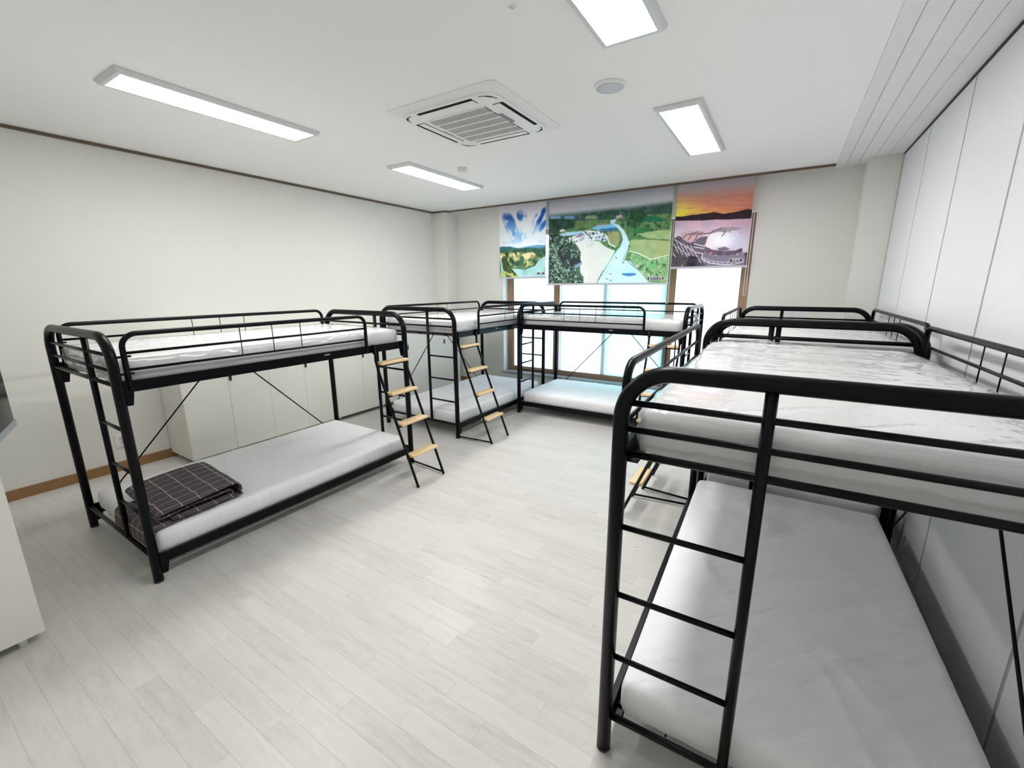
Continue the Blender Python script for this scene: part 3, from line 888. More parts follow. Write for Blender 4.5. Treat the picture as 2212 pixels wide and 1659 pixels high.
blind('wide roller blind printed with an aerial view of a village road', -2.964, -1.283, 1.680, paint_village, '팔괴1리 전경', (-1.532, -1.318, 1.712, 1.760), -1.262, 1.42)
blind('roller blind printed with an observatory dome at sunset', -1.237, -0.416, 1.868, paint_dome, '천문대', (-0.600, -0.455, 1.902, 1.950), -0.402, 1.525)

# ------------------------------------------------------------------ ceiling fittings
def led_panel(label, cx, cy):
    root = empty('ceiling_light', (cx, cy, CZ)); tag(root, label, 'ceiling light')
    hx, hy, t = 0.158, 0.62, 0.028
    hm = MB()
    def ring(ax, ay, z):
        n = len(hm.v); hm.v += [(-ax, -ay, z), (ax, -ay, z), (ax, ay, z), (-ax, ay, z)]; return n
    r0 = ring(hx, hy, 0); r1 = ring(hx, hy, -0.010); r2 = ring(hx - 0.014, hy - 0.014, -t); r3 = ring(hx - 0.036, hy - 0.036, -t); r4 = ring(hx - 0.036, hy - 0.036, -t + 0.005)
    for a, b in ((r0, r1), (r1, r2), (r2, r3), (r3, r4)):
        for k in range(4): hm.face((a + k, a + (k + 1) % 4, b + (k + 1) % 4, b + k))
    hm.face((r0 + 3, r0 + 2, r0 + 1, r0)); hm.face((r4, r4 + 1, r4 + 2, r4 + 3))
    obj('housing', hm, M['alu'], root)
    obj('diffuser', MB().box(-hx + 0.0365, hx - 0.0365, -hy + 0.0365, hy - 0.0365, -t + 0.001, -t + 0.0045), M['led'], root)
    return root
led_panel('long white ceiling light above the bunk bed with the plaid blanket', -3.375, 1.72)
led_panel('long white ceiling light beside the smoke detector', -3.383, 3.92)
led_panel('long white ceiling light between the round speaker and the window wall', -0.748, 3.89)
led_panel('long white ceiling light above the partition bunk nearest the room entrance', -0.763, 1.72)

# cassette air conditioner
ac = empty('cassette_air_conditioner', (-2.043, 2.797, CZ)); tag(ac, 'square white four-way ceiling cassette air conditioner with slatted centre grille', 'air conditioner')
def octagon(h, c): return [(-h + c, -h), (h - c, -h), (h, -h + c), (h, h - c), (h - c, h), (-h + c, h), (-h, h - c), (-h, -h + c)]
def loft(mb, rings):
    base = len(mb.v); n = len(rings[0][0])
    for poly, z in rings: mb.v += [(x, y, z) for x, y in poly]
    for i in range(len(rings) - 1):
        for k in range(n): mb.face((base + i * n + k, base + i * n + (k + 1) % n, base + (i + 1) * n + (k + 1) % n, base + (i + 1) * n + k))
    mb.face([base + k for k in range(n)]); mb.face([base + (len(rings) - 1) * n + k for k in range(n)])
    return mb
obj('trim_plate', loft(MB(), [(octagon(0.463, 0.03), 0.0), (octagon(0.463, 0.03), -0.006), (octagon(0.405, 0.05), -0.019), (octagon(0.38, 0.05), -0.019)]), M['acwhite'], ac)
def rsq(h, r, n=6, notch=0.0):
    pts = []
    for sx_, sy_, s in ((1, 1, 0), (-1, 1, 90), (-1, -1, 180), (1, -1, 270)):
        for k in range(n + 1):
            a = math.radians(s + 90 * k / n); pts.append((sx_ * (h - r) + r * math.cos(a), sy_ * (h - r) + r * math.sin(a)))
    return pts
obj('face_panel', loft(MB(), [(rsq(0.40, 0.11), -0.0185), (rsq(0.396, 0.11), -0.029), (rsq(0.388, 0.105), -0.032)]), M['acwhite'], ac)
for k in range(4):
    fl = MB().bevel_box(-0.228, 0.228, 0.302, 0.352, -0.0365, -0.0325, 0.002)
    slot = obj('air_outlet', MB().box(-0.232, 0.232, 0.2985, 0.377, -0.0330, -0.0315), M['slotdark'], ac, rot=(0, 0, k * math.pi / 2))
    obj('louvre_flap', fl, M['acwhite'], slot)
for k in range(4):
    a = math.radians(45 + 90 * k)
    cx_, cy_ = 0.285 * math.copysign(1, math.cos(a)), 0.285 * math.copysign(1, math.sin(a))
    def arc(r0, r1, d0, d1):
        n_ = 6
        o_ = [(cx_ + r1 * math.cos(a + math.radians(d0 + (d1 - d0) * i / n_)), cy_ + r1 * math.sin(a + math.radians(d0 + (d1 - d0) * i / n_))) for i in range(n_ + 1)]
        i_ = [(cx_ + r0 * math.cos(a + math.radians(d0 + (d1 - d0) * i / n_)), cy_ + r0 * math.sin(a + math.radians(d0 + (d1 - d0) * i / n_))) for i in range(n_, -1, -1)]
        return MB().prism(o_ + i_, 'z', -0.0338, -0.031)
    cs = obj('corner_slot', arc(0.080, 0.092, -42, 42), M['joint'], ac)
    obj('corner_opening', MB().prism([(x, y) for x, y, z in arc(0.0795, 0.0925, -16, 16).v[:14]], 'z', -0.0342, -0.0338), M['slotdark'], cs)
gr = obj('intake_recess', MB().box(-0.258, 0.238, -0.236, 0.268, -0.0335, -0.0315), M['slotdark'], ac)
sm = MB()
for k in range(40):
    x = -0.256 + 0.491 * (k + 0.5) / 40
    sm.box(x - 0.0026, x + 0.0026, -0.236, 0.268, -0.0347, -0.0325)
for k in range(6):
    y = -0.236 + 0.504 * k / 5
    sm.box(-0.258, 0.238, y - 0.007, y + 0.007, -0.0352, -0.0325)
so = obj('grille_slats', sm, M['acwhite'], gr); so['kind'] = 'stuff'
obj('maker_badge', MB().box(0.232, 0.270, -0.075, 0.095, -0.0345, -0.0318), M['led_label'], ac)
obj('rating_sticker', MB().box(-0.305, -0.288, -0.02, 0.09, -0.0335, -0.0318), M['joint'], ac)

# round speaker, smoke detector, sprinkler plates
sp = empty('ceiling_speaker', (-1.04, 2.792, CZ)); tag(sp, 'round flush ceiling speaker with grey mesh', 'speaker')
obj('bezel_ring', MB().lathe([(0.094, 0), (0.094, -0.006), (0.088, -0.014), (0.080, -0.016), (0.078, -0.010), (0.078, -0.002)], 40), M['white'], sp)
obj('mesh_cover', MB().lathe([(0.0775, -0.004), (0.0775, -0.014), (0.05, -0.017), (0.01, -0.018)], 40), M['grille'], sp)
sd = empty('smoke_detector', (-2.945, 3.765, CZ)); tag(sd, 'small round white smoke detector on the ceiling', 'smoke detector')
obj('detector_base', MB().lathe([(0.052, 0), (0.052, -0.014), (0.047, -0.022)], 28), M['white'], sd)
obj('detector_head', MB().lathe([(0.040, -0.022), (0.040, -0.034), (0.031, -0.044), (0.012, -0.047)], 28), M['white'], sd)
for (x, y, lb) in ((-1.143, 1.84, 'tiny square sensor plate on the ceiling near the round speaker'), (-3.59, 5.0, 'tiny ceiling sprinkler head near the window wall')):
    s = empty('ceiling_sensor', (x, y, CZ)); tag(s, lb, 'sensor')
    obj('cover', MB().bevel_box(-0.014, 0.014, -0.012, 0.012, -0.004, 0, 0.001), M['white'], s)
    obj('slot', MB().box(-0.002, 0.002, -0.007, 0.007, -0.0055, -0.0035), M['joint'], s)

# ------------------------------------------------------------------ cabinets
def cabinet(label, loc, rz, w, group=None, depth=0.462):
    """front faces local -y, x from 0 to w"""
    root = empty('storage_cabinet', loc, rz); tag(root, label, 'cabinet', group)
    H, Z0 = 1.165, 0.052
    b = MB()
    b.box(0.006, w - 0.006, 0.02, depth, Z0, Z0 + 0.018).box(0, w, 0.0, depth, H - 0.02, H).box(0, 0.006, -0.001, depth, Z0, H - 0.02).box(w - 0.006, w, -0.001, depth, Z0, H - 0.02).box(0.006, w - 0.006, depth - 0.008, depth, Z0 + 0.018, H - 0.02)
    obj('body', b, M['cabside'], root)
    for k in range(2):
        x0 = (0.0065, w / 2 + 0.0012)[k]; x1 = (w / 2 - 0.0012, w - 0.0065)[k]
        d = obj('door', MB().bevel_box(x0, x1, 0.0, 0.018, Z0 - 0.002, H - 0.022, 0.0012), M['cab'], root)
        if k == 1:
            obj('handle', MB().bevel_box(x0 + 0.010, x0 + 0.034, -0.009, 0.0, 0.752, 0.822, 0.003), M['blackpl'], d)
    for (x, y) in ((0.05, 0.07), (w - 0.05, 0.07), (0.05, depth - 0.05), (w - 0.05, depth - 0.05)):
        obj('leg', MB().lathe([(0.016, 0), (0.016, Z0)], 14, (x, y, 0)), M['white'], root)
    return root
CX = -4.551
G = 'white cabinets along the left wall'
ys = [1.605, 2.405, 3.205, 4.005, 4.805]
cl_labels = ['white two-door cabinet with an exposed side at the row end near the socket', 'white two-door cabinet second in the wall row from the wall socket', 'white two-door cabinet in the middle of the wall row, behind the gap between bunks',
             'white two-door cabinet fourth in the wall row from the wall socket', 'white two-door cabinet ending the wall row beside the corner pillar']
for y, lb in zip(ys, cl_labels):
    # local x -> +y world, front (-y local) -> +x world : rotate +90 deg
    cabinet(lb, (CX, y, 0), math.pi / 2, 0.799, G)
cabinet('pale cabinet against the entrance wall, only its side panel showing', (-2.816, 0.282, 0), math.pi, 0.8, None, 0.48)

# ------------------------------------------------------------------ television on the front wall
tv = empty('television', (-2.144, 0.280, 1.2), math.atan2(-0.067, 0.203)); tag(tv, 'dark wall-mounted television swung out above the pale cabinet', 'television')
obj('chassis', MB().bevel_box(0, 0.96, -0.045, -0.004, 0.0, 0.56, 0.004), M['blackpl'], tv)
obj('screen', MB().box(0.010, 0.95, -0.004, 0.0, 0.022, 0.55), M['screen'], tv)
obj('lower_bezel', MB().box(0.0, 0.96, -0.004, 0.002, 0.0, 0.021), M['bezel'], tv)
arm = MB().box(0.42, 0.54, -0.065, -0.045, 0.2, 0.36)
ang = -tv.rotation_euler.z
def tvl(x, y, z):
    d = Vector((x - tv.location.x, y - tv.location.y)); c, s = math.cos(ang), math.sin(ang)
    return (c * d.x - s * d.y, s * d.x + c * d.y, z - 1.2)
arm.tube([(0.48, -0.06, 0.28), tvl(-1.60, -0.04, 1.48), tvl(-1.72, YF + 0.03, 1.48)], 0.016, 8)
obj('wall_arm', arm, M['blackpl'], tv)

# ------------------------------------------------------------------ wall socket, notice, scrap
so_ = empty('wall_socket', (XL, 1.263, 0.280), -math.pi / 2); tag(so_, 'white wall socket with usb slots above the brown baseboard', 'socket')
# local x runs along -y world, local y points into the wall's room side
so_.rotation_euler = (0, 0, math.pi / 2)
obj('plate', MB().bevel_box(-0.06, 0.06, -0.010, 0.0, -0.06, 0.06, 0.003), M['white'], so_)
obj('usb_slots', MB().box(-0.028, 0.028, -0.0115, -0.009, 0.026, 0.031).box(-0.028, 0.028, -0.0115, -0.009, 0.010, 0.013), M['joint'], so_)
obj('socket_recess', MB().tube([(0, -0.0112, -0.022), (0, -0.009, -0.022)], 0.021, 20), M['joint'], so_)
obj('socket_face', MB().tube([(0, -0.0122, -0.024), (0, -0.0112, -0.024)], 0.018, 20), M['white'], so_)
obj('pin_hole', MB().tube([(-0.008, -0.0132, -0.026), (-0.008, -0.0122, -0.026)], 0.004, 10).tube([(0.008, -0.0132, -0.026), (0.008, -0.0122, -0.026)], 0.004, 10), M['slotdark'], so_)

nt = empty('paper_notice', (0.138, YB, 1.285)); tag(nt, 'small white paper notice with a printed table on the window wall', 'notice')
obj('sheet', MB().box(-0.082, 0.082, -0.0012, 0.0, -0.06, 0.066), M['paper'], nt)
pr_ = MB()
for z in (0.052, 0.036, 0.022, 0.008, -0.006, -0.02): pr_.box(-0.072, 0.072, -0.0016, -0.0012, z, z + 0.0016)
for x in (-0.072, -0.03, 0.0706): pr_.box(x, x + 0.0014, -0.0016, -0.0012, -0.02, 0.0536)
obj('printed_table', pr_, M['ink'], nt)
sc = MB(); sc.v = [(0, 0, 0.001), (0.03, 0.006, 0.004), (0.036, 0.018, 0.001), (0.012, 0.014, 0.008), (0.002, 0.02, 0.002)]; sc.face((0, 1, 3)); sc.face((1, 2, 3)); sc.face((0, 3, 4))
tag(obj('paper_scrap', sc, M['paper'], loc=(-0.665, 2.495, 0)), 'tiny scrap of white paper lying on the floor', 'paper')

# ------------------------------------------------------------------ bunk beds
L, W, WI = 2.0, 1.1034, 0.3773
ZT, ZG1, ZG2, ZD, ZB = 1.406, 1.3108, 1.2294, 1.1515, 0.1554
RUNGS = (0.9024, 0.6547, 0.4096)
RP = 0.024

def bed_meshes(flip):
    """local frame: x along the bed, y from the front to the back, origin at a front post; the ladder stands at high x (or low x when flipped)"""
    X = (lambda x: L - x) if flip else (lambda x: x)
    P = lambda pts: [(X(p[0]), p[1], p[2]) for p in pts]
    def bx(mb, x0, x1, *r):
        a, b = sorted((X(x0), X(x1))); return mb.box(a, b, *r)
    K = M['black']; parts = []
    def add(name, mb, mat=K): 
        e = [name, mb.mesh(name, mat), []]; parts.append(e); return e
    def sub(e, name, mb, mat=K): e[2].append((name, mb.mesh(name, mat)))
    for x in (0.0, L):
        path = fillet([(x, 0, 0.006), (x, 0, ZT), (x, W, ZT), (x, W, 0.006)], 0.145, 12)
        ef = add('end_frame', MB().tube(P(path), RP, 16))
        sub(ef, 'foot_cap', MB().lathe([(RP - 0.001, 0), (RP + 0.0004, 0.003), (RP + 0.0004, 0.012)], 16, (X(x), 0, 0)), M['blackpl'])
        sub(ef, 'foot_cap', MB().lathe([(RP - 0.001, 0), (RP + 0.0004, 0.003), (RP + 0.0004, 0.012)], 16, (X(x), W, 0)), M['blackpl'])
        add('upright', MB().tube(P([(x, WI, ZB), (x, WI, ZT)]), 0.0155, 12))
        for z, r_ in ((ZG1, 0.0095), (ZG2, 0.0095), (ZD, 0.0115), (ZB, 0.0125)):
            add('crossbar', MB().tube(P([(x, 0, z), (x, W, z)]), r_, 10))
        for z in RUNGS:
            add('rung', MB().tube(P([(x, 0, z), (x, WI, z)]), 0.0095, 10))
    e0, e1 = 0.030, L - 0.030
    for y, s in ((0.0, -1), (W, 1)):
        for (z0, z1, lo) in ((1.112, 1.172, 0), (0.104, 0.160, 1)):
            m = MB()
            a, b = sorted((y - s * 0.012, y + s * 0.002))
            bx(m, e0, e1, a - 0.004, b + 0.004, z0, z1)
            a, b = sorted((y - s * 0.050, y - s * 0.012))
            bx(m, e0, e1, a, b, z0, z0 + 0.004)
            rl = add('side_rail', m)
            for xe, d in ((e0, 1), (e1, -1)):
                zz = z0 - (0.070 if not lo else 0.062)
                poly = [(X(xe - d * 0.012), z1 + 0.004), (X(xe + d * 0.030), z1 + 0.004), (X(xe + d * 0.030), z0 - 0.006), (X(xe + d * 0.018), zz), (X(xe - d * 0.006), zz)]
                m2 = MB().prism(poly, 'y', y - 0.010, y + 0.010)
                sub(rl, 'bracket', m2)
                for bz in (z1 - 0.012, z0 - 0.02):
                    m3 = MB().tube([(X(xe + d * 0.010), y + s * 0.008, bz), (X(xe + d * 0.010), y + s * 0.017, bz)], 0.006, 8)
                    sub(rl, 'bolt', m3)
            if not lo and s == -1:
                m4 = MB(); bx(m4, 1.19, 1.235, y - 0.0075, y - 0.0055, 1.150, 1.156); sub(rl, 'maker_plate', m4, M['alu'])
    # guard rails
    def guard(y, x0, x1, wires, lo_z):
        g = add('guard_rail', MB().tube(P(fillet([(x0, y, lo_z), (x0, y, 1.416), (x1, y, 1.416), (x1, y, lo_z)], 0.07, 8)), 0.0135, 12))
        for z in (1.318, 1.230):
            sub(g, 'guard_bar', MB().tube(P([(x0, y, z), (x1, y, z)]), 0.0075, 8))
        for x in wires:
            sub(g, 'guard_wire', MB().tube(P([(x, y, 1.230), (x, y, 1.405)]), 0.0028, 6))
        for xe, d in ((x0, 1), (x1, -1)):
            for z in (1.30, 1.21):
                if abs(xe - 1.0) > 0.8:
                    sub(g, 'guard_bolt', MB().tube(P([(xe - d * 0.04, y, z), (xe + d * 0.028, y, z)]), 0.006, 8))
    guard(-0.004, 0.050, 1.578, (0.626, 0.828, 1.026), 1.12)
    guard(W + 0.004, 0.050, L - 0.050, (0.808, 1.008, 1.20), 1.12)
    # braces behind
    for xa in (0.075, L - 0.075):
        br = add('brace', MB().tube(P([(1.0 + (0.02 if xa > 1 else -0.02), W - 0.004, 1.118), (xa, W - 0.004, 0.150)]), 0.0055, 8))
    # wire decks
    for (zc) in (1.121, 0.113):
        m = MB()
        n = 15
        for k in range(n):
            x = 0.09 + (L - 0.18) * k / (n - 1)
            m.tube(P([(x, 0.016, zc), (x, W - 0.016, zc)]), 0.0045, 6)
        for y in (0.2, 0.38, 0.56, 0.74, 0.92):
            m.tube(P([(0.05, y, zc + 0.006), (L - 0.05, y, zc + 0.006)]), 0.003, 6)
        e = add('wire_deck', m)
    # ladder: two stringers, tread bars and the floor stay
    lx0, lx1 = 1.646, 1.964
    D = lambda z: -(0.434 - 0.4 * z)
    m = MB()
    for x in (lx0, lx1):
        m.tube(P(fillet([(x, -0.020, 1.178), (x, -0.020, 1.045), (x, D(0.985) - 0.004, 0.96), (x, D(0.004), 0.004)], 0.05, 4)), 0.0115, 10)
        hx0, hx1 = sorted((X(x - 0.016), X(x + 0.016)))
        m.box(hx0, hx1, -0.024, 0.006, 1.172, 1.177)
        m.box(hx0, hx1, -0.024, -0.0065, 1.10, 1.177)
    m.tube(P([(lx1, D(0.022), 0.022), (L, -0.018, 0.022)]), 0.0085, 8)
    ld = add('ladder', m)
    for z in (1.022, 0.772, 0.522, 0.262):
        yc = D(z) - 0.004
        sub(ld, 'tread_bar', MB().tube(P([(lx0, D(z - 0.022), z - 0.026), (lx1, D(z - 0.022), z - 0.026)]), 0.0095, 8))
        a, b = sorted((X(lx0 + 0.014), X(lx1 - 0.003)))
        tm = MB().bevel_box(-(b - a) / 2, (b - a) / 2, -0.045, 0.045, -0.011, 0.011, 0.003)
        ld[2].append(('tread', tm.mesh('tread', M['pine']), ((a + b) / 2, yc - 0.006, z - 0.005)))
    return parts

BED_SETS = {False: bed_meshes(False), True: bed_meshes(True)}
def bunk_bed(label, loc, rz, flip):
    root = empty('bunk_bed', (loc[0], loc[1], 0), rz)
    tag(root, label, 'bunk bed', 'black metal bunk beds')
    for name, me, subs in BED_SETS[flip]:
        p = put(name, me, root)
        for s in subs:
            put(s[0], s[1], p, s[2] if len(s) > 2 else None)
    return root

# ---- mattresses
def rounded_slab(nx, ny, nz, a, b, c, r, disp, uvname=None):
    """closed rounded box, x in [0,a], y in [0,b], z in [0,c]; disp(P, N) returns moved points"""
    verts, faces, key = [], [], {}
    def vid(i, j, k):
        t = (i, j, k)
        if t not in key:
            key[t] = len(verts); verts.append((i / nx * a, j / ny * b, k / nz * c))
        return key[t]
    for i in range(nx):
        for j in range(ny):
            faces.append((vid(i, j, nz), vid(i + 1, j, nz), vid(i + 1, j + 1, nz), vid(i, j + 1, nz)))
            faces.append((vid(i, j, 0), vid(i, j + 1, 0), vid(i + 1, j + 1, 0), vid(i + 1, j, 0)))
    for k in range(nz):
        for i in range(nx):
            faces.append((vid(i, 0, k), vid(i + 1, 0, k), vid(i + 1, 0, k + 1), vid(i, 0, k + 1)))
            faces.append((vid(i, ny, k), vid(i, ny, k + 1), vid(i + 1, ny, k + 1), vid(i + 1, ny, k)))
        for j in range(ny):
            faces.append((vid(0, j, k), vid(0, j, k + 1), vid(0, j + 1, k + 1), vid(0, j + 1, k)))
            faces.append((vid(nx, j, k), vid(nx, j + 1, k), vid(nx, j + 1, k + 1), vid(nx, j, k + 1)))
    V = np.array(verts)
    rx, rz = r
    lo = np.array([rx, rx, rz]); hi = np.array([a - rx, b - rx, c - rz])
    Q = np.clip(V, lo, hi); D = (V - Q) / np.array([rx, rx, rz])
    ln = np.linalg.norm(D, axis=1); mx = np.abs(D).max(axis=1)
    s = np.where(ln > 1e-6, mx / np.maximum(ln, 1e-6), 0)
    V = Q + D * s[:, None] * np.array([rx, rx, rz])
    N = D * s[:, None]; N /= np.maximum(np.linalg.norm(N, axis=1), 1e-6)[:, None]
    V = disp(V, N)
    return V, faces

def slab_mesh(name, V, faces, mat):
    me = bpy.data.meshes.new(name); me.from_pydata([tuple(v) for v in V], [], faces)
    me.polygons.foreach_set('use_smooth', [True] * len(faces)); me.materials.append(mat); me.update()
    return me

def crease_field(V, seed, count, amp, length, width, angle, spread, a, b):
    rg = np.random.default_rng(seed)
    h = np.zeros(len(V))
    for _ in range(count):
        cx_, cy_ = rg.random() * a, rg.random() * b
        an = angle + rg.normal() * spread
        ll, ww = length * (0.5 + rg.random()), width * (0.5 + rg.random())
        dx, dy = V[:, 0] - cx_, V[:, 1] - cy_
        p, q = dx * math.cos(an) + dy * math.sin(an), -dx * math.sin(an) + dy * math.cos(an)
        q = q + 0.08 * ll * np.sin(p / ll * 3 + rg.random() * 6)
        h += amp * (0.4 + rg.random()) * np.exp(-(p / ll) ** 2 - np.abs(q / ww) ** 1.4) * (1 if rg.random() < 0.7 else -0.6)
    return h

MA, MBW = 1.925, 1.030          # mattress length and width
def make_mattress_meshes(seed):
    def core(V, N):
        V = V.copy(); top = V[:, 2] > 0.07
        V[:, 2] += np.where(top, 0.006 * np.sin(np.pi * V[:, 0] / MA) * np.sin(np.pi * V[:, 1] / MBW), 0)
        return V
    V, F = rounded_slab(24, 14, 4, MA, MBW, 0.155, (0.035, 0.04), core)
    body = slab_mesh('mattress_body', V, F, M['mattress'])
    def film(V, N):
        V = V.copy()
        h = crease_field(V, seed, 30, 0.008, 0.17, 0.014, math.pi / 2, 0.35, MA, MBW)
        h += crease_field(V, seed + 1, 22, 0.008, 0.10, 0.012, 0.2, 0.6, MA, MBW)
        h = np.maximum(h, 0)
        # more slack towards both ends
        h *= 0.6 + 0.9 * np.abs(V[:, 0] / MA - 0.5) * 2
        side = np.abs(N[:, 2]) < 0.5
        rip = 0.004 * (1 + np.sin(V[:, 0] * 31 + 3 * np.sin(V[:, 1] * 13 + V[:, 2] * 20))) * (1 + np.sin(V[:, 1] * 27 + 2 * np.sin(V[:, 2] * 40 + V[:, 0] * 9))) * 0.5
        bot = N[:, 2] < -0.3
        off = 0.0035 + np.where(side, rip, h)
        off = np.where(bot, 0.0025, off)
        nn = np.where(np.linalg.norm(N, axis=1)[:, None] > 0.1, N, np.array([0, 0, 1.0]))
        W_ = V + nn * off[:, None]
        W_[:, 2] += np.where(V[:, 2] > 0.07, 0.006 * np.sin(np.pi * V[:, 0] / MA) * np.sin(np.pi * V[:, 1] / MBW), 0)
        return W_
    V, F = rounded_slab(120, 64, 8, MA, MBW, 0.155, (0.035, 0.04), film)
    wrap = slab_mesh('plastic_wrap', V, F, M['film'])
    return body, wrap
def make_sheet_mesh(seed):
    def sheet(V, N):
        V = V.copy()
        h = crease_field(V, seed, 40, 0.006, 0.26, 0.014, 0.75, 0.35, MA, MBW)
        h += crease_field(V, seed + 3, 18, 0.005, 0.16, 0.011, 1.5, 0.5, MA, MBW)
        top = np.clip(N[:, 2], 0, 1)
        top = np.where(np.linalg.norm(N, axis=1) < 0.1, 1, top)
        V[:, 2] += h * top + 0.008 * top * np.sin(np.pi * V[:, 0] / MA) * np.sin(np.pi * V[:, 1] / MBW)
        side = (np.abs(N[:, 2]) < 0.75) & (V[:, 2] < 0.075)
        pl = 0.003 * np.sin(V[:, 0] * 75 + 2.5 * np.sin(V[:, 0] * 11)) * np.sin(V[:, 0] * 3.1 + seed) * (1 - V[:, 2] / 0.075)
        pl2 = 0.002 * np.sin(V[:, 1] * 70 + 2.5 * np.sin(V[:, 1] * 9)) * (1 - V[:, 2] / 0.075)
        V[:, 1] += np.where(side, N[:, 1] * pl, 0); V[:, 0] += np.where(side, N[:, 0] * pl2, 0)
        wav = 0.004 * np.sin(V[:, 0] * 9 + seed) * np.sin(V[:, 1] * 7 + 1)
        V[:, 2] += np.where((V[:, 2] < 0.04) & (np.abs(N[:, 2]) < 0.95), np.abs(wav), 0)
        return V
    V, F = rounded_slab(90, 52, 8, MA, MBW, 0.150, (0.032, 0.045), sheet)
    return slab_mesh('sheeted_mattress', V, F, M['sheet'])
WRAPS = [make_mattress_meshes(s) for s in (21, 57)]
SHEETS = [make_sheet_mesh(s) for s in (5, 18)]

def at_bed(loc, rz, x, y, z):
    c, s = math.cos(rz), math.sin(rz)
    return (loc[0] + c * x - s * y, loc[1] + s * x + c * y, z)

t1, t2, t3, t4, t5 = -0.0052, -0.0012, 0.0100, 0.02385, -0.0012
H = math.pi / 2
beds = [
    ((-2.8652, 0.7420), H + t1, False, 'bunk bed with a folded plaid blanket on its lower mattress', 'the bunk with the plaid blanket'),
    ((-2.9027, 3.5032), H + t2, True, 'bunk bed standing along the wall cabinets beside the corner pillar', 'the bunk beside the corner pillar'),
    ((-2.8398, 4.7128), t3, False, 'bunk bed standing lengthwise under the window and village blind', 'the bunk under the window'),
    ((-0.3754 - math.sin(t4) * L, 1.2197 + math.cos(t4) * L), -H + t4, True, 'bunk bed along the white partition farther from the window', 'the partition bunk farther from the window'),
    ((-0.3823, 3.3040 + L), -H + t5, False, 'bunk bed along the white partition, end towards the window wall', 'the partition bunk closer to the window'),
]
for i, (loc, rz, flip, lb, short) in enumerate(beds):
    bunk_bed(lb, loc, rz, flip)
    ox, oy = (L - MA) / 2, 0.036
    body, wrap = WRAPS[i % 2]
    up = empty('mattress', at_bed(loc, rz, ox, oy, 1.1325), rz)
    tag(up, 'plastic-wrapped white mattress on the upper deck of ' + short, 'mattress', 'plastic-wrapped upper mattresses')
    b_ = put('mattress_body', body, up); put('plastic_wrap', wrap, up)
    lo = put('mattress', SHEETS[i % 2], None, at_bed(loc, rz, ox, oy, 0.1235), (0, 0, rz))
    tag(lo, 'white-sheeted mattress on the lower deck of ' + short, 'mattress', 'white-sheeted lower mattresses')

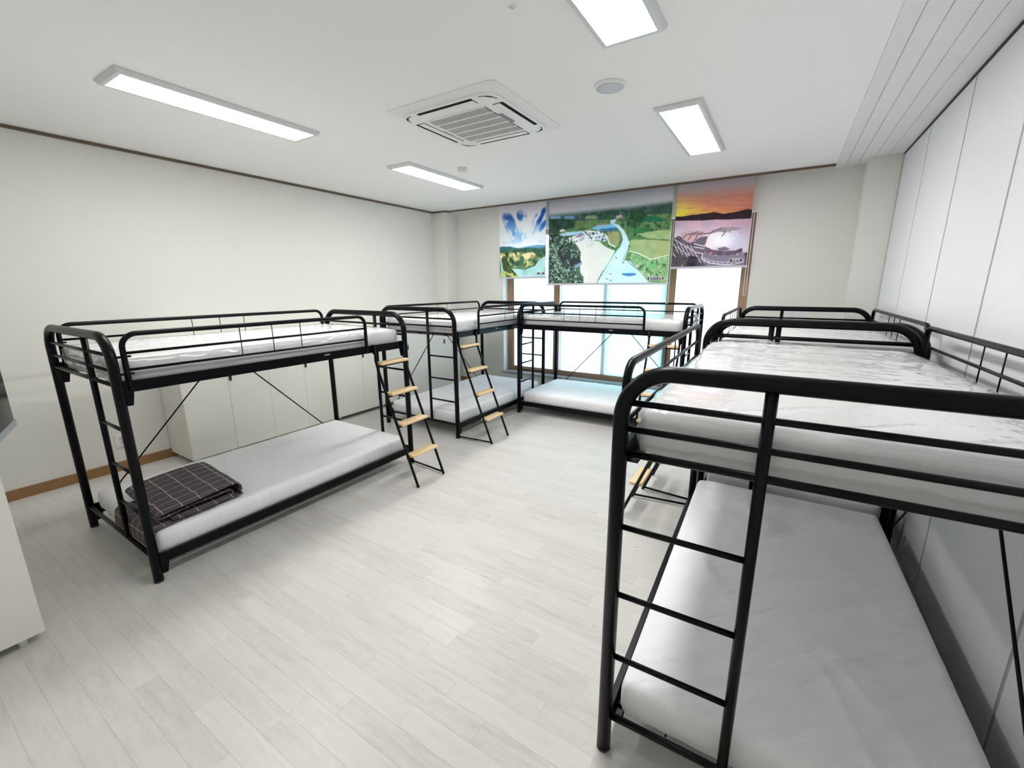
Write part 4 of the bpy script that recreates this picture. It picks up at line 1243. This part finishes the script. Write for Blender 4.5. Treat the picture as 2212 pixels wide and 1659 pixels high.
# ------------------------------------------------------------------ folded plaid blanket
def blanket():
    # cross-section in (y, z): hanging end, bottom layer, outer fold, top layer, inner fold
    zt = 0.2795
    ctl = [(0.752, 0.175), (0.756, 0.245), (0.768, 0.276), (0.80, 0.284), (0.95, 0.286), (1.10, 0.287), (1.245, 0.289), (1.288, 0.296), (1.306, 0.318), (1.296, 0.342), (1.262, 0.354), (1.15, 0.357), (1.02, 0.354), (0.90, 0.348), (0.848, 0.341), (0.836, 0.330), (0.848, 0.321), (0.92, 0.323), (1.05, 0.327), (1.18, 0.331), (1.232, 0.330), (1.248, 0.320), (1.236, 0.308), (1.18, 0.304), (1.05, 0.302), (0.90, 0.302)]
    ctl = [(y, z if z < 0.3 else 0.3 + (z - 0.3) * (1.25 + 0.35 * max(0, (y - 0.84) / 0.45))) for y, z in ctl]
    P_ = []
    n = len(ctl)
    for i in range(n - 1):          # Catmull-Rom
        p0, p1, p2, p3 = [np.array(ctl[min(max(j, 0), n - 1)]) for j in (i - 1, i, i + 1, i + 2)]
        for k in range(4):
            t = k / 4
            P_.append(0.5 * ((2 * p1) + (-p0 + p2) * t + (2 * p0 - 5 * p1 + 4 * p2 - p3) * t * t + (-p0 + 3 * p1 - 3 * p2 + p3) * t ** 3))
    P_.append(np.array(ctl[-1]))
    P_ = np.array(P_)
    seg = np.r_[0, np.cumsum(np.hypot(*np.diff(P_, axis=0).T))]
    tan = np.gradient(P_, axis=0); tan /= np.linalg.norm(tan, axis=1)[:, None]
    nor = np.stack([-tan[:, 1], tan[:, 0]], -1)
    nx = 26
    th = 0.0040
    V, UV, F = [], [], []
    m = len(P_)
    for s in (1, -1):
        for i in range(nx + 1):
            u = i / nx
            for j in range(m):
                layer = seg[j] / seg[-1]
                x0 = -3.505 + 0.02 * math.sin(layer * 9) + (0.0 if layer > 0.3 else 0.045)
                x1 = -2.925 + 0.016 * math.sin(layer * 14 + 1)
                x = x0 + (x1 - x0) * u
                wob = 0.0022 * math.sin(x * 23 + P_[j][0] * 17 + layer * 20)
                y = P_[j][0] + nor[j][0] * th * s + 0.05 * (0.5 - u) * (P_[j][0] - 0.8) * 0.6 - 0.03 * (u - 0.2) * (P_[j][1] > 0.3)
                z = P_[j][1] + nor[j][1] * th * s + (wob if P_[j][1] > 0.335 else wob * 0.2) + 0.007
                V.append((x, y, z)); UV.append((seg[j] + 0.03, u * 0.58 + 0.03))
    st = (nx + 1) * m
    for i in range(nx):
        for j in range(m - 1):
            a = i * m + j
            F.append((a, a + 1, a + m + 1, a + m)); F.append((st + a, st + a + m, st + a + m + 1, st + a + 1))
    for i in (0, nx):
        for j in range(m - 1):
            a = i * m + j
            F.append((a, a + 1, st + a + 1, st + a) if i else (a, st + a, st + a + 1, a + 1))
    for j in (0, m - 1):
        for i in range(nx):
            a = i * m + j
            F.append((a, a + m, st + a + m, st + a) if j == 0 else (a, st + a, st + a + m, a + m))
    me = bpy.data.meshes.new('folded_blanket'); me.from_pydata(V, [], F)
    uvl = me.uv_layers.new(name='cloth')
    idx = np.empty(len(me.loops), int); me.loops.foreach_get('vertex_index', idx)
    uvl.data.foreach_set('uv', np.array(UV)[idx].ravel())
    me.polygons.foreach_set('use_smooth', [True] * len(F)); me.materials.append(M['plaid']); me.update()
    return tag(put('folded_blanket', me), 'folded dark grey blanket with a thin white check on a lower mattress', 'blanket')
blanket()
bpy.context.view_layer.update()
